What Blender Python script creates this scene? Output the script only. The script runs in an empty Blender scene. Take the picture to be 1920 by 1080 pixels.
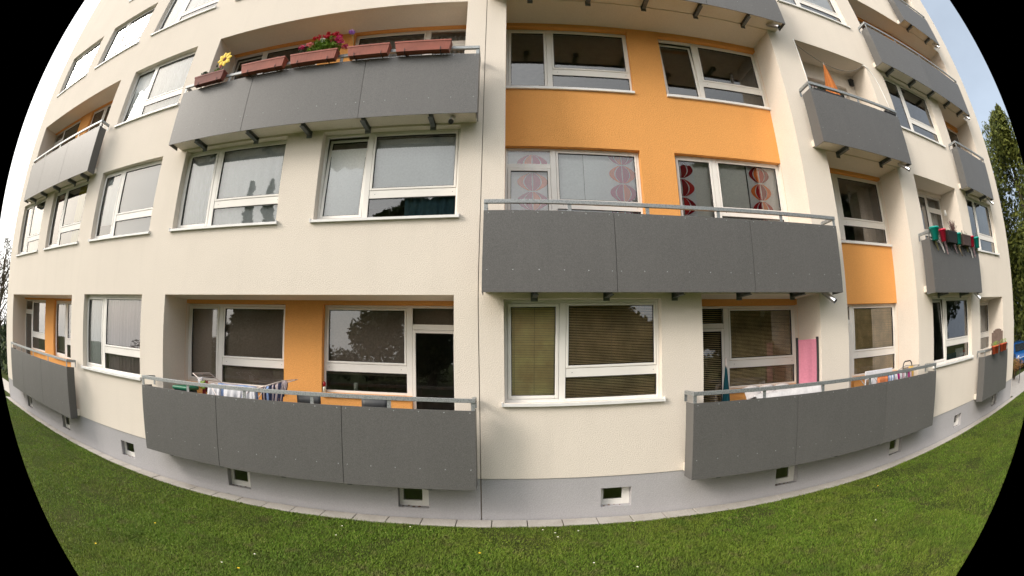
import bpy, bmesh, math, random
import numpy as np
from mathutils import Matrix, Vector
random.seed(7)
sc = bpy.context.scene
COL = sc.collection
PI = math.pi

# ------------------------------------------------------------------ camera
def make_camera():
    # fisheye lens: angle from the axis as a polynomial of the image radius
    k = (9.97397156e-01, 6.52591229e-01, -1.40113556e+00, 1.02375106)
    yaw, pitch, roll = 2.33209789e-02, 1.33128152e-01, -2.90444162e-03
    cd = bpy.data.cameras.new('camera')
    co = bpy.data.objects.new('camera', cd)
    COL.objects.link(co)
    cd.type = 'PANO'
    cd.panorama_type = 'FISHEYE_LENS_POLYNOMIAL'
    cd.sensor_fit = 'HORIZONTAL'
    cd.sensor_width = 36
    q = 1920 / 36 / 1000
    cd.fisheye_polynomial_k0 = 0
    for i in range(4):
        setattr(cd, 'fisheye_polynomial_k%d' % (i + 1), -k[i] * q ** (i + 1))
    cd.fisheye_fov = math.radians(140.6)
    cd.shift_x = -10.03 / 1920
    cd.shift_y = 8.7 / 1080
    cd.clip_end = 3000
    cd.clip_start = 0.05
    f = Vector((math.sin(yaw) * math.cos(pitch), math.cos(yaw) * math.cos(pitch), math.sin(pitch)))
    r = Vector((math.cos(yaw), -math.sin(yaw), 0))
    u = r.cross(f)
    R = math.cos(roll) * r + math.sin(roll) * u
    U = -math.sin(roll) * r + math.cos(roll) * u
    m = Matrix((R, U, -f)).transposed().to_4x4()
    m.translation = (0, -7.168, 2.524)
    co.matrix_world = m
    sc.camera = co
make_camera()

# ------------------------------------------------------------------ light
SUN_EL, SUN_AZ = math.radians(30), math.radians(62)   # azimuth away from the facade normal, towards -X
sd = Vector((-math.sin(SUN_AZ) * math.cos(SUN_EL), -math.cos(SUN_AZ) * math.cos(SUN_EL), math.sin(SUN_EL)))
sl = bpy.data.lights.new('sun', 'SUN')
sl.energy = 1.7
sl.angle = math.radians(16)
sl.color = (1.0, 0.93, 0.84)
so = bpy.data.objects.new('sun', sl)
COL.objects.link(so)
so.rotation_euler = (-sd).to_track_quat('-Z', 'Y').to_euler()
w = bpy.data.worlds.new('World')
sc.world = w
w.use_nodes = True
nt = w.node_tree
sky = nt.nodes.new('ShaderNodeTexSky')
sky.sky_type = 'NISHITA'
sky.sun_disc = False
sky.sun_elevation = SUN_EL
sky.sun_rotation = math.atan2(sd.x, sd.y)
sky.air_density = 1.3
sky.dust_density = 5.0
sky.ozone_density = 1.0
# a veil of thin bright cloud over the blue, brightest round the hazy sun
tc = nt.nodes.new('ShaderNodeTexCoord')
dp = nt.nodes.new('ShaderNodeVectorMath')
dp.operation = 'DOT_PRODUCT'
dp.inputs[1].default_value = sd
nt.links.new(tc.outputs['Generated'], dp.inputs[0])
mr = nt.nodes.new('ShaderNodeMapRange')
mr.inputs['From Min'].default_value = -1
mr.inputs['From Max'].default_value = 1
nt.links.new(dp.outputs['Value'], mr.inputs['Value'])
vr = nt.nodes.new('ShaderNodeValToRGB')
vr.color_ramp.interpolation = 'EASE'
el = vr.color_ramp.elements
el[0].position, el[0].color = 0.0, (0.175, 0.205, 0.25, 1)
el[1].position, el[1].color = 1.0, (1.0, 0.97, 0.92, 1)
for p_, c_ in ((0.3, (0.215, 0.245, 0.285)), (0.55, (0.40, 0.41, 0.42)), (0.8, (0.74, 0.735, 0.72))):
    x_ = el.new(p_)
    x_.color = (*c_, 1)
nt.links.new(mr.outputs[0], vr.inputs[0])
wisp = nt.nodes.new('ShaderNodeTexNoise')
wisp.inputs['Scale'].default_value = 2.2
wisp.inputs['Detail'].default_value = 6
wm = nt.nodes.new('ShaderNodeMapping')
wm.inputs['Scale'].default_value = (1, 1, 2.6)
nt.links.new(tc.outputs['Generated'], wm.inputs[0])
nt.links.new(wm.outputs[0], wisp.inputs['Vector'])
wr = nt.nodes.new('ShaderNodeMapRange')
wr.inputs['From Min'].default_value = 0.3
wr.inputs['From Max'].default_value = 0.7
wr.inputs['To Min'].default_value = 21.0
wr.inputs['To Max'].default_value = 27.0
nt.links.new(wisp.outputs['Fac'], wr.inputs['Value'])
vm = nt.nodes.new('ShaderNodeVectorMath')
vm.operation = 'SCALE'
nt.links.new(vr.outputs[0], vm.inputs[0])
nt.links.new(wr.outputs[0], vm.inputs['Scale'])
mixn = nt.nodes.new('ShaderNodeMixRGB')
mixn.inputs[0].default_value = 0.72
nt.links.new(sky.outputs[0], mixn.inputs[1])
nt.links.new(vm.outputs[0], mixn.inputs[2])
nt.links.new(mixn.outputs[0], nt.nodes['Background'].inputs[0])
nt.nodes['Background'].inputs[1].default_value = 0.11
sc.view_settings.view_transform = 'Standard'
sc.view_settings.look = 'None'
sc.view_settings.exposure = 0.38
sc.view_settings.gamma = 1
sc.render.image_settings.color_mode = 'RGB'
sc.cycles.max_bounces = 8
sc.cycles.transparent_max_bounces = 12
sc.cycles.use_denoising = True

# ------------------------------------------------------------------ materials
MAT = {}
def nodes(name):
    m = bpy.data.materials.new(name)
    m.use_nodes = True
    t = m.node_tree
    b = t.nodes['Principled BSDF']
    MAT[name] = m
    return m, t, b
def coords(t, scale=(1, 1, 1)):
    c = t.nodes.new('ShaderNodeTexCoord')
    mp = t.nodes.new('ShaderNodeMapping')
    mp.inputs['Scale'].default_value = scale
    t.links.new(c.outputs['Object'], mp.inputs[0])
    return mp.outputs[0]
def noise(t, vec, scale, detail=4, rough=0.55):
    n = t.nodes.new('ShaderNodeTexNoise')
    n.inputs['Scale'].default_value = scale
    n.inputs['Detail'].default_value = detail
    n.inputs['Roughness'].default_value = rough
    t.links.new(vec, n.inputs['Vector'])
    return n.outputs['Fac']
def ramp(t, fac, stops):
    r = t.nodes.new('ShaderNodeValToRGB')
    e = r.color_ramp.elements
    e[0].position, e[0].color = stops[0][0], (*stops[0][1], 1)
    e[1].position, e[1].color = stops[-1][0], (*stops[-1][1], 1)
    for p, c in stops[1:-1]:
        x = e.new(p)
        x.color = (*c, 1)
    t.links.new(fac, r.inputs[0])
    return r.outputs[0]
def mix(t, fac, a, b, mode='MIX'):
    n = t.nodes.new('ShaderNodeMixRGB')
    n.blend_type = mode
    for i, v in ((0, fac), (1, a), (2, b)):
        if isinstance(v, (int, float)):
            n.inputs[i].default_value = v
        elif isinstance(v, tuple):
            n.inputs[i].default_value = (*v, 1)
        else:
            t.links.new(v, n.inputs[i])
    return n.outputs[0]
def bump(t, b, h, strength, dist):
    n = t.nodes.new('ShaderNodeBump')
    n.inputs['Strength'].default_value = strength
    n.inputs['Distance'].default_value = dist
    t.links.new(h, n.inputs['Height'])
    t.links.new(n.outputs[0], b.inputs['Normal'])
def scl(c, k):
    return tuple(min(1, x * k) for x in c)
def plain(name, c, rough=0.6, metal=0.0, var=0.12, scale=8.0, spec=0.5, bmp=0.0):
    m, t, b = nodes(name)
    v = coords(t)
    n = noise(t, v, scale, 5)
    b.inputs['Roughness'].default_value = rough
    b.inputs['Metallic'].default_value = metal
    b.inputs['Specular IOR Level'].default_value = spec
    t.links.new(ramp(t, n, [(0.3, scl(c, 1 - var)), (0.7, scl(c, 1 + var))]), b.inputs['Base Color'])
    if bmp:
        bump(t, b, noise(t, v, scale * 6, 3), bmp, 0.01)
    return m
def plaster(name, c, grain=38.0, strength=0.55, stain=0.05):
    m, t, b = nodes(name)
    v = coords(t)
    big = noise(t, v, 0.55, 5, 0.6)
    fine = noise(t, v, grain, 3, 0.65)
    streak = noise(t, coords(t, (2.6, 2.6, 0.25)), 1.0, 5, 0.6)
    base = ramp(t, big, [(0.3, scl(c, 1 - stain)), (0.7, scl(c, 1 + stain * 0.6))])
    base = mix(t, ramp(t, streak, [(0.5, (0, 0, 0)), (0.8, (0.24, 0.24, 0.24))]), base, scl(c, 0.72))
    base = mix(t, 0.35, base, ramp(t, fine, [(0.3, scl(c, 0.72)), (0.65, scl(c, 1.12))]))
    t.links.new(base, b.inputs['Base Color'])
    b.inputs['Roughness'].default_value = 0.92
    b.inputs['Specular IOR Level'].default_value = 0.2
    bump(t, b, fine, strength, 0.018)
    return m
CREAM = (0.77, 0.695, 0.61)
plaster('cream_render', CREAM, 62, 0.4)
plaster('orange_render', (0.80, 0.375, 0.115), 55, 0.5)
plaster('plinth_render', (0.415, 0.402, 0.415), 60, 0.35, 0.07)
plain('interior_paint', (0.30, 0.27, 0.23), 0.9)
plain('white_frame', (0.80, 0.77, 0.73), 0.38, var=0.03, scale=3)
plain('sill_metal', (0.78, 0.77, 0.76), 0.42, var=0.05, scale=5)
plain('seal_rubber', (0.03, 0.03, 0.032), 0.6)
plain('bracket_steel', (0.14, 0.15, 0.15), 0.5, 0.4, var=0.25)
plain('joint_strip', (0.25, 0.2, 0.16), 0.8)
plain('concrete_slab', (0.52, 0.48, 0.42), 0.9, var=0.12, scale=14, bmp=0.2)
plain('dark_plastic', (0.03, 0.03, 0.033), 0.5)
plain('roof_sheet', (0.2, 0.2, 0.2), 0.7)

m, t, b = nodes('panel_grey')            # fibre-cement balcony cladding with a fine sparkle
v = coords(t)
fn = noise(t, v, 110, 2, 0.7)
big = noise(t, v, 1.3, 4)
c = ramp(t, fn, [(0.35, (0.078, 0.076, 0.074)), (0.7, (0.142, 0.138, 0.134))])
c = mix(t, ramp(t, big, [(0.35, (0, 0, 0)), (0.75, (0.3, 0.3, 0.3))]), c, (0.132, 0.126, 0.123))
st = noise(t, coords(t, (5, 5, 0.35)), 1.6, 5, 0.6)
c = mix(t, ramp(t, st, [(0.5, (0, 0, 0)), (0.75, (0.09, 0.09, 0.09))]), c, (0.19, 0.185, 0.18))
oi_ = t.nodes.new('ShaderNodeObjectInfo')
hv = t.nodes.new('ShaderNodeHueSaturation')
vr_ = t.nodes.new('ShaderNodeMapRange')
vr_.inputs['To Min'].default_value = 0.97
vr_.inputs['To Max'].default_value = 1.08
t.links.new(oi_.outputs['Random'], vr_.inputs['Value'])
t.links.new(vr_.outputs[0], hv.inputs['Value'])
t.links.new(c, hv.inputs['Color'])
c = hv.outputs[0]
t.links.new(c, b.inputs['Base Color'])
b.inputs['Roughness'].default_value = 0.40
bump(t, b, fn, 0.12, 0.004)

m, t, b = nodes('galvanised')
v = coords(t)
vo = t.nodes.new('ShaderNodeTexVoronoi')
vo.inputs['Scale'].default_value = 45
t.links.new(v, vo.inputs['Vector'])
t.links.new(ramp(t, vo.outputs['Distance'], [(0.1, (0.20, 0.215, 0.22)), (0.6, (0.34, 0.355, 0.36))]), b.inputs['Base Color'])
b.inputs['Metallic'].default_value = 0.55
b.inputs['Roughness'].default_value = 0.5

m, t, b = nodes('steel_pipe')
b.inputs['Base Color'].default_value = (0.62, 0.63, 0.65, 1)
b.inputs['Metallic'].default_value = 0.95
b.inputs['Roughness'].default_value = 0.28

def glass_mat(name, tint=(0.93, 0.95, 0.94), refl=1.0):
    m = bpy.data.materials.new(name)
    m.use_nodes = True
    t = m.node_tree
    t.nodes.clear()
    o = t.nodes.new('ShaderNodeOutputMaterial')
    mx = t.nodes.new('ShaderNodeMixShader')
    tr = t.nodes.new('ShaderNodeBsdfTransparent')
    tr.inputs[0].default_value = (*tint, 1)
    gl = t.nodes.new('ShaderNodeBsdfGlossy')
    gl.inputs['Color'].default_value = (1, 1, 1, 1)
    gl.inputs['Roughness'].default_value = 0.0
    fr = t.nodes.new('ShaderNodeFresnel')
    fr.inputs[0].default_value = 1.5
    mt = t.nodes.new('ShaderNodeMath')
    mt.operation = 'MULTIPLY_ADD'
    mt.inputs[1].default_value = 2.7 * refl
    mt.inputs[2].default_value = 0.01
    mt.use_clamp = True
    # slightly uneven double glazing
    n = t.nodes.new('ShaderNodeTexNoise')
    n.inputs['Scale'].default_value = 0.9
    c = t.nodes.new('ShaderNodeTexCoord')
    t.links.new(c.outputs['Object'], n.inputs['Vector'])
    bp = t.nodes.new('ShaderNodeBump')
    bp.inputs['Strength'].default_value = 0.05
    bp.inputs['Distance'].default_value = 0.05
    t.links.new(n.outputs['Fac'], bp.inputs['Height'])
    t.links.new(bp.outputs[0], gl.inputs['Normal'])
    t.links.new(fr.outputs[0], mt.inputs[0])
    t.links.new(mt.outputs[0], mx.inputs[0])
    t.links.new(tr.outputs[0], mx.inputs[1])
    t.links.new(gl.outputs[0], mx.inputs[2])
    t.links.new(mx.outputs[0], o.inputs[0])
    MAT[name] = m
glass_mat('window_glass')

def cloth_mat(name, c, trans=0.35, var=0.08, scale=30):
    m, t, b = nodes(name)
    v = coords(t)
    n = noise(t, v, scale, 4)
    t.links.new(ramp(t, n, [(0.3, scl(c, 1 - var)), (0.7, scl(c, 1 + var))]), b.inputs['Base Color'])
    b.inputs['Roughness'].default_value = 0.9
    b.inputs['Specular IOR Level'].default_value = 0.15
    if trans:
        tl = t.nodes.new('ShaderNodeBsdfTranslucent')
        tl.inputs[0].default_value = (*c, 1)
        mx = t.nodes.new('ShaderNodeMixShader')
        mx.inputs[0].default_value = trans
        t.links.new(b.outputs[0], mx.inputs[1])
        t.links.new(tl.outputs[0], mx.inputs[2])
        t.links.new(mx.outputs[0], t.nodes['Material Output'].inputs[0])
    return m
cloth_mat('white_curtain', (0.86, 0.87, 0.87), 0.15)
cloth_mat('stone_curtain', (0.86, 0.83, 0.78), 0.1)
cloth_mat('grey_curtain', (0.42, 0.43, 0.45), 0.2)
cloth_mat('brown_curtain', (0.40, 0.31, 0.25), 0.1, 0.12)
cloth_mat('dark_slat_backing', (0.06, 0.042, 0.033), 0.1, 0.12)  # sheet added behind the bamboo slats so their gaps read dark
cloth_mat('pink_curtain', (0.56, 0.44, 0.45), 0.2)
cloth_mat('teal_curtain', (0.07, 0.14, 0.17), 0.15)
cloth_mat('yellow_curtain', (0.5, 0.42, 0.07), 0.15)
cloth_mat('beige_curtain', (0.34, 0.28, 0.2), 0.2)
cloth_mat('red_curtain', (0.5, 0.03, 0.06), 0.1)
cloth_mat('motif_maroon', (0.26, 0.004, 0.018), 0)
cloth_mat('motif_red', (0.46, 0.02, 0.025), 0)
cloth_mat('motif_orange', (0.80, 0.20, 0.05), 0)
cloth_mat('motif_pink', (0.46, 0.045, 0.12), 0)
cloth_mat('white_linen', (0.82, 0.82, 0.86), 0.2)
cloth_mat('navy_cotton', (0.03, 0.035, 0.07), 0)
cloth_mat('grey_cotton', (0.36, 0.30, 0.31), 0.1)
cloth_mat('green_cotton', (0.25, 0.36, 0.06), 0.1)
cloth_mat('maroon_cotton', (0.16, 0.02, 0.02), 0)
cloth_mat('orange_cotton', (0.85, 0.30, 0.13), 0.25)
cloth_mat('blue_cotton', (0.30, 0.42, 0.70), 0.2)
cloth_mat('magenta_cotton', (0.42, 0.03, 0.20), 0.1)
cloth_mat('pale_pink_cotton', (0.80, 0.58, 0.66), 0.2)
cloth_mat('yellow_cotton', (0.78, 0.50, 0.13), 0.2)
cloth_mat('pink_canvas', (0.66, 0.25, 0.34), 0.3)
cloth_mat('parasol_orange', (0.62, 0.225, 0.07), 0.3)
cloth_mat('parasol_teal', (0.012, 0.075, 0.095), 0.05)
cloth_mat('cushion_white', (0.52, 0.49, 0.49), 0.0)
cloth_mat('cover_white', (0.60, 0.59, 0.60), 0.0)
plain('bamboo', (0.80, 0.585, 0.31), 0.55, var=0.25, scale=4)
plain('bamboo_yellow_sunlit', (1.0, 0.74, 0.36), 0.55, var=0.2, scale=4)  # yellow slats in the sun: their lit brightness is put into the colour
plain('terracotta', (0.30, 0.085, 0.055), 0.6, var=0.18, scale=6)
plain('terracotta_dark', (0.20, 0.055, 0.042), 0.6, var=0.18, scale=6)
plain('soil', (0.035, 0.022, 0.014), 1.0, var=0.4, scale=40)
plain('pot_teal', (0.0, 0.29, 0.25), 0.35, var=0.05)
plain('pot_red', (0.52, 0.012, 0.05), 0.35, var=0.05)
plain('pot_brown', (0.075, 0.05, 0.045), 0.6)
plain('pot_black', (0.022, 0.02, 0.02), 0.5)
plain('pot_orange', (0.52, 0.085, 0.035), 0.6)
plain('petal_yellow', (0.85, 0.60, 0.06), 0.6, var=0.1)
plain('petal_heart', (0.16, 0.035, 0.01), 0.8)
plain('petal_magenta', (0.52, 0.015, 0.13), 0.7)
plain('petal_red', (0.55, 0.03, 0.05), 0.7)
plain('petal_salmon', (0.72, 0.22, 0.22), 0.7)
plain('petal_purple', (0.36, 0.14, 0.50), 0.7)
plain('petal_white', (0.85, 0.85, 0.8), 0.7)
plain('dandelion_yellow', (0.85, 0.58, 0.02), 0.7)
plain('leaf_bright', (0.17, 0.27, 0.025), 0.6, var=0.35, scale=25)
plain('leaf_dark', (0.03, 0.055, 0.018), 0.6, var=0.35, scale=25)
plain('stem_green', (0.08, 0.13, 0.03), 0.7)
plain('dry_stem', (0.16, 0.10, 0.06), 0.8, var=0.3, scale=30)
plain('heather', (0.10, 0.05, 0.045), 0.8, var=0.4, scale=30)
plain('weathered_wood', (0.20, 0.135, 0.105), 0.85, var=0.25, scale=12)
plain('wire_white', (0.72, 0.62, 0.58), 0.4)
plain('cable_white', (0.82, 0.81, 0.79), 0.5)
plain('cable_grey', (0.13, 0.12, 0.11), 0.6)
plain('lid_green', (0.01, 0.16, 0.085), 0.4)
plain('bin_dark', (0.02, 0.055, 0.06), 0.5)
plain('chair_grey', (0.035, 0.038, 0.042), 0.5)
plain('candle_wax', (0.72, 0.74, 0.62), 0.5, var=0.03)
plain('bottle_red', (0.35, 0.01, 0.015), 0.3)
plain('lamp_black', (0.02, 0.02, 0.02), 0.45)
plain('bark', (0.09, 0.07, 0.05), 0.95, var=0.35, scale=14, bmp=0.5)
plain('car_blue', (0.01, 0.075, 0.24), 0.25, 0.2, var=0.02)
plain('tyre', (0.02, 0.02, 0.02), 0.8)
plain('rim', (0.5, 0.5, 0.52), 0.35, 0.8)
plain('car_glass', (0.02, 0.025, 0.03), 0.08)
plain('bike_black', (0.02, 0.02, 0.022), 0.4)
plain('garage_wall', (0.34, 0.33, 0.32), 0.9, var=0.1, scale=2)
plain('garage_door', (0.24, 0.25, 0.26), 0.6, var=0.1, scale=2)
plain('lamp_head', (0.5, 0.5, 0.5), 0.4)
plain('pennant_pink', (0.28, 0.19, 0.20), 0.8, var=0.2, scale=20)
plain('pennant_olive', (0.17, 0.15, 0.05), 0.8, var=0.2, scale=20)
plain('pennant_dark', (0.05, 0.05, 0.06), 0.8, var=0.2, scale=20)
plain('pennant_tan', (0.42, 0.30, 0.16), 0.8, var=0.2, scale=20)
plain('pennant_pale', (0.5, 0.48, 0.47), 0.8, var=0.2, scale=20)

def leaf_mat(name, a, bcol, scale=0.9):
    m, t, b = nodes(name)
    g = t.nodes.new('ShaderNodeNewGeometry')
    v = coords(t)
    n = noise(t, v, scale, 4)
    c1 = ramp(t, g.outputs['Random Per Island'], [(0.0, a), (1.0, bcol)])
    c2 = mix(t, ramp(t, n, [(0.35, (0, 0, 0)), (0.7, (0.6, 0.6, 0.6))]), c1, scl(bcol, 1.15))
    t.links.new(c2, b.inputs['Base Color'])
    b.inputs['Roughness'].default_value = 0.6
    b.inputs['Specular IOR Level'].default_value = 0.25
    tl = t.nodes.new('ShaderNodeBsdfTranslucent')
    t.links.new(c2, tl.inputs[0])
    mx = t.nodes.new('ShaderNodeMixShader')
    mx.inputs[0].default_value = 0.3
    t.links.new(b.outputs[0], mx.inputs[1])
    t.links.new(tl.outputs[0], mx.inputs[2])
    t.links.new(mx.outputs[0], t.nodes['Material Output'].inputs[0])
leaf_mat('foliage_poplar', (0.045, 0.07, 0.016), (0.14, 0.15, 0.03))
leaf_mat('foliage_dark', (0.018, 0.032, 0.012), (0.045, 0.07, 0.022))
leaf_mat('foliage_conifer', (0.014, 0.028, 0.014), (0.035, 0.055, 0.025))
leaf_mat('foliage_bush', (0.06, 0.09, 0.015), (0.22, 0.17, 0.03), 2.5)
leaf_mat('foliage_rust', (0.16, 0.09, 0.03), (0.36, 0.19, 0.07), 2.5)
leaf_mat('foliage_sparse', (0.05, 0.05, 0.035), (0.11, 0.09, 0.06))

m, t, b = nodes('lawn_soil')
v = coords(t)
n1 = noise(t, v, 0.7, 6, 0.65)
n2 = noise(t, v, 9, 5, 0.7)
c = ramp(t, n2, [(0.3, (0.022, 0.032, 0.008)), (0.55, (0.045, 0.06, 0.014)), (0.75, (0.075, 0.068, 0.03))])
c = mix(t, ramp(t, n1, [(0.5, (0, 0, 0)), (0.75, (0.55, 0.55, 0.55))]), c, (0.075, 0.06, 0.032))
t.links.new(c, b.inputs['Base Color'])
b.inputs['Roughness'].default_value = 1.0
b.inputs['Specular IOR Level'].default_value = 0.05
bump(t, b, n2, 0.6, 0.03)

m, t, b = nodes('grass_blade')
g = t.nodes.new('ShaderNodeNewGeometry')
v = coords(t)
n1 = noise(t, v, 0.55, 5, 0.6)
n2 = noise(t, v, 3.2, 5, 0.65)
c = ramp(t, g.outputs['Random Per Island'], [(0.0, (0.085, 0.155, 0.013)), (0.5, (0.130, 0.225, 0.019)), (0.9, (0.185, 0.27, 0.03)), (1.0, (0.26, 0.23, 0.085))])
c = mix(t, ramp(t, n1, [(0.45, (0, 0, 0)), (0.66, (0.6, 0.6, 0.6))]), c, (0.20, 0.225, 0.03))
c = mix(t, ramp(t, noise(t, v, 1.1, 4, 0.6), [(0.5, (0, 0, 0)), (0.68, (0.75, 0.75, 0.75))]), c, (0.075, 0.145, 0.014))
c = mix(t, ramp(t, n2, [(0.53, (0, 0, 0)), (0.70, (0.75, 0.75, 0.75))]), c, (0.150, 0.130, 0.052))
t.links.new(c, b.inputs['Base Color'])
b.inputs['Roughness'].default_value = 0.65
b.inputs['Specular IOR Level'].default_value = 0.25
tl = t.nodes.new('ShaderNodeBsdfTranslucent')
t.links.new(c, tl.inputs[0])
mx = t.nodes.new('ShaderNodeMixShader')
mx.inputs[0].default_value = 0.25
t.links.new(b.outputs[0], mx.inputs[1])
t.links.new(tl.outputs[0], mx.inputs[2])
t.links.new(mx.outputs[0], t.nodes['Material Output'].inputs[0])

m, t, b = nodes('paving_concrete')
v = coords(t)
n1 = noise(t, v, 60, 4, 0.7)
n2 = noise(t, v, 1.7, 5, 0.65)
c = ramp(t, n1, [(0.3, (0.34, 0.31, 0.28)), (0.7, (0.50, 0.47, 0.43))])
c = mix(t, ramp(t, n2, [(0.45, (0, 0, 0)), (0.75, (0.55, 0.55, 0.55))]), c, (0.25, 0.22, 0.19))
t.links.new(c, b.inputs['Base Color'])
b.inputs['Roughness'].default_value = 0.9
bump(t, b, n1, 0.3, 0.004)
plain('joint_dirt', (0.07, 0.055, 0.04), 1.0, var=0.4, scale=20)
plain('path_concrete', (0.40, 0.37, 0.34), 0.95, var=0.1, scale=4, bmp=0.2)

# ------------------------------------------------------------------ mesh helpers
class MB:
    """collects faces; build() links them as ONE mesh object"""
    def __init__(s):
        s.v, s.f, s.m, s.sm = [], [], [], []
        s.mats = []
    def mi(s, mat):
        if mat not in s.mats:
            s.mats.append(mat)
        return s.mats.index(mat)
    def face(s, pts, mat, smooth=False):
        i = len(s.v)
        s.v += [tuple(p) for p in pts]
        s.f.append(tuple(range(i, i + len(pts))))
        s.m.append(s.mi(mat))
        s.sm.append(smooth)
    def grid(s, P, mat, smooth=True, close_u=False):
        """P[i][j] points"""
        i0 = len(s.v)
        nu, nv = len(P), len(P[0])
        for r in P:
            s.v += [tuple(p) for p in r]
        for i in range(nu if close_u else nu - 1):
            for j in range(nv - 1):
                a, b = i, (i + 1) % nu
                s.f.append((i0 + a * nv + j, i0 + b * nv + j, i0 + b * nv + j + 1, i0 + a * nv + j + 1))
                s.m.append(s.mi(mat))
                s.sm.append(smooth)
    def box(s, x0, x1, y0, y1, z0, z1, mat, bev=0.0):
        if bev > 0:
            bm = bmesh.new()
            bmesh.ops.create_cube(bm, size=1)
            for q in bm.verts:
                q.co = Vector(((x0 + x1) / 2 + q.co.x * (x1 - x0), (y0 + y1) / 2 + q.co.y * (y1 - y0), (z0 + z1) / 2 + q.co.z * (z1 - z0)))
            bmesh.ops.bevel(bm, geom=bm.edges[:], offset=bev, segments=2, affect='EDGES', profile=0.5)
            s.add_bm(bm, mat)
            return
        p = [(x0, y0, z0), (x1, y0, z0), (x1, y1, z0), (x0, y1, z0), (x0, y0, z1), (x1, y0, z1), (x1, y1, z1), (x0, y1, z1)]
        i = len(s.v)
        s.v += p
        for q in ((0, 3, 2, 1), (4, 5, 6, 7), (0, 1, 5, 4), (1, 2, 6, 5), (2, 3, 7, 6), (3, 0, 4, 7)):
            s.f.append(tuple(i + k for k in q))
            s.m.append(s.mi(mat))
            s.sm.append(False)
    def add_bm(s, bm, mat, smooth=False):
        i = len(s.v)
        bm.verts.index_update()
        s.v += [tuple(q.co) for q in bm.verts]
        for f in bm.faces:
            s.f.append(tuple(i + q.index for q in f.verts))
            s.m.append(s.mi(mat))
            s.sm.append(smooth)
        bm.free()
    def tube(s, pts, r, mat, n=8, cap=True):
        pts = [Vector(p) for p in pts]
        rs = r if isinstance(r, (list, tuple)) else [r] * len(pts)
        rings = []
        prev = None
        for k, p in enumerate(pts):
            d = (pts[min(k + 1, len(pts) - 1)] - pts[max(k - 1, 0)])
            if d.length < 1e-9:
                d = Vector((0, 0, 1))
            d.normalize()
            if prev is None:
                a = d.orthogonal().normalized()
            else:
                a = (prev - d * prev.dot(d))
                a = a.normalized() if a.length > 1e-6 else d.orthogonal().normalized()
            prev = a
            bb = d.cross(a)
            rings.append([p + (a * math.cos(2 * PI * j / n) + bb * math.sin(2 * PI * j / n)) * rs[k] for j in range(n)])
        i0 = len(s.v)
        for rg in rings:
            s.v += [tuple(q) for q in rg]
        for k in range(len(rings) - 1):
            for j in range(n):
                j2 = (j + 1) % n
                s.f.append((i0 + k * n + j, i0 + k * n + j2, i0 + (k + 1) * n + j2, i0 + (k + 1) * n + j))
                s.m.append(s.mi(mat))
                s.sm.append(True)
        if cap:
            s.f.append(tuple(i0 + j for j in reversed(range(n))))
            s.f.append(tuple(i0 + (len(rings) - 1) * n + j for j in range(n)))
            s.m += [s.mi(mat)] * 2
            s.sm += [False, False]
    def lathe(s, prof, c, mat, n=20, cap=True):
        """prof: (radius, z) list around point c"""
        P = [[(c[0] + r * math.cos(2 * PI * j / n), c[1] + r * math.sin(2 * PI * j / n), c[2] + z) for r, z in prof] for j in range(n)]
        s.grid(P, mat, True, close_u=True)
    def disc(s, c, nrm, r, mat, n=8, h=0.004):
        nrm = Vector(nrm).normalized()
        a = nrm.orthogonal().normalized()
        bb = nrm.cross(a)
        c = Vector(c)
        ring = [c + (a * math.cos(2 * PI * j / n) + bb * math.sin(2 * PI * j / n)) * r for j in range(n)]
        for j in range(n):
            s.face([ring[j], ring[(j + 1) % n], c + nrm * h], mat, True)
    def build(s, name, parent=None, loc=(0, 0, 0), kind=None, doubles=False):
        me = bpy.data.meshes.new(name)
        lx = Vector(loc)
        vs = [(a - lx.x, b - lx.y, c - lx.z) for a, b, c in s.v]
        me.from_pydata(vs, [], s.f)
        for q in s.mats:
            me.materials.append(MAT[q])
        me.polygons.foreach_set('material_index', s.m)
        me.polygons.foreach_set('use_smooth', s.sm)
        me.update()
        if doubles:
            bm = bmesh.new()
            bm.from_mesh(me)
            bmesh.ops.remove_doubles(bm, verts=bm.verts, dist=0.0005)
            bm.to_mesh(me)
            bm.free()
        o = bpy.data.objects.new(name, me)
        COL.objects.link(o)
        o.parent = parent
        o.location = lx - (world_loc(parent) if parent else Vector())
        if kind:
            o['kind'] = kind
        return o
def world_loc(o):
    p = Vector(o.location)
    while o.parent:
        o = o.parent
        p = p + Vector(o.location)
    return p
def thing(name, label, cat, loc=(0, 0, 0), group=None):
    o = bpy.data.objects.new(name, None)
    o.empty_display_size = 0.1
    COL.objects.link(o)
    o.location = loc
    return tag(o, label, cat, group)
def tag(o, label, cat, group=None):
    o['label'] = label
    o['category'] = cat
    if group:
        o['group'] = group
    return o

# ------------------------------------------------------------------ the building
FH = 2.8                                   # storey height
PITCH, OW = 3.0947, 2.3907                 # window axis, opening width
def L0x(i): return -0.745 - PITCH * i - OW
def L1x(i): return -0.745 - PITCH * i
def R0x(i): return -0.022 + PITCH * i
def R1x(i): return -0.022 + PITCH * i + OW
XL, XR, SEAM = -16.46, 16.2, -0.384
TOP = 16.4
RD = 0.76                                  # depth of the loggias
house = thing('apartment_building', 'cream and orange block of flats with grey balconies above a mown lawn', 'apartment building', (0, 0, 0))

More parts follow.
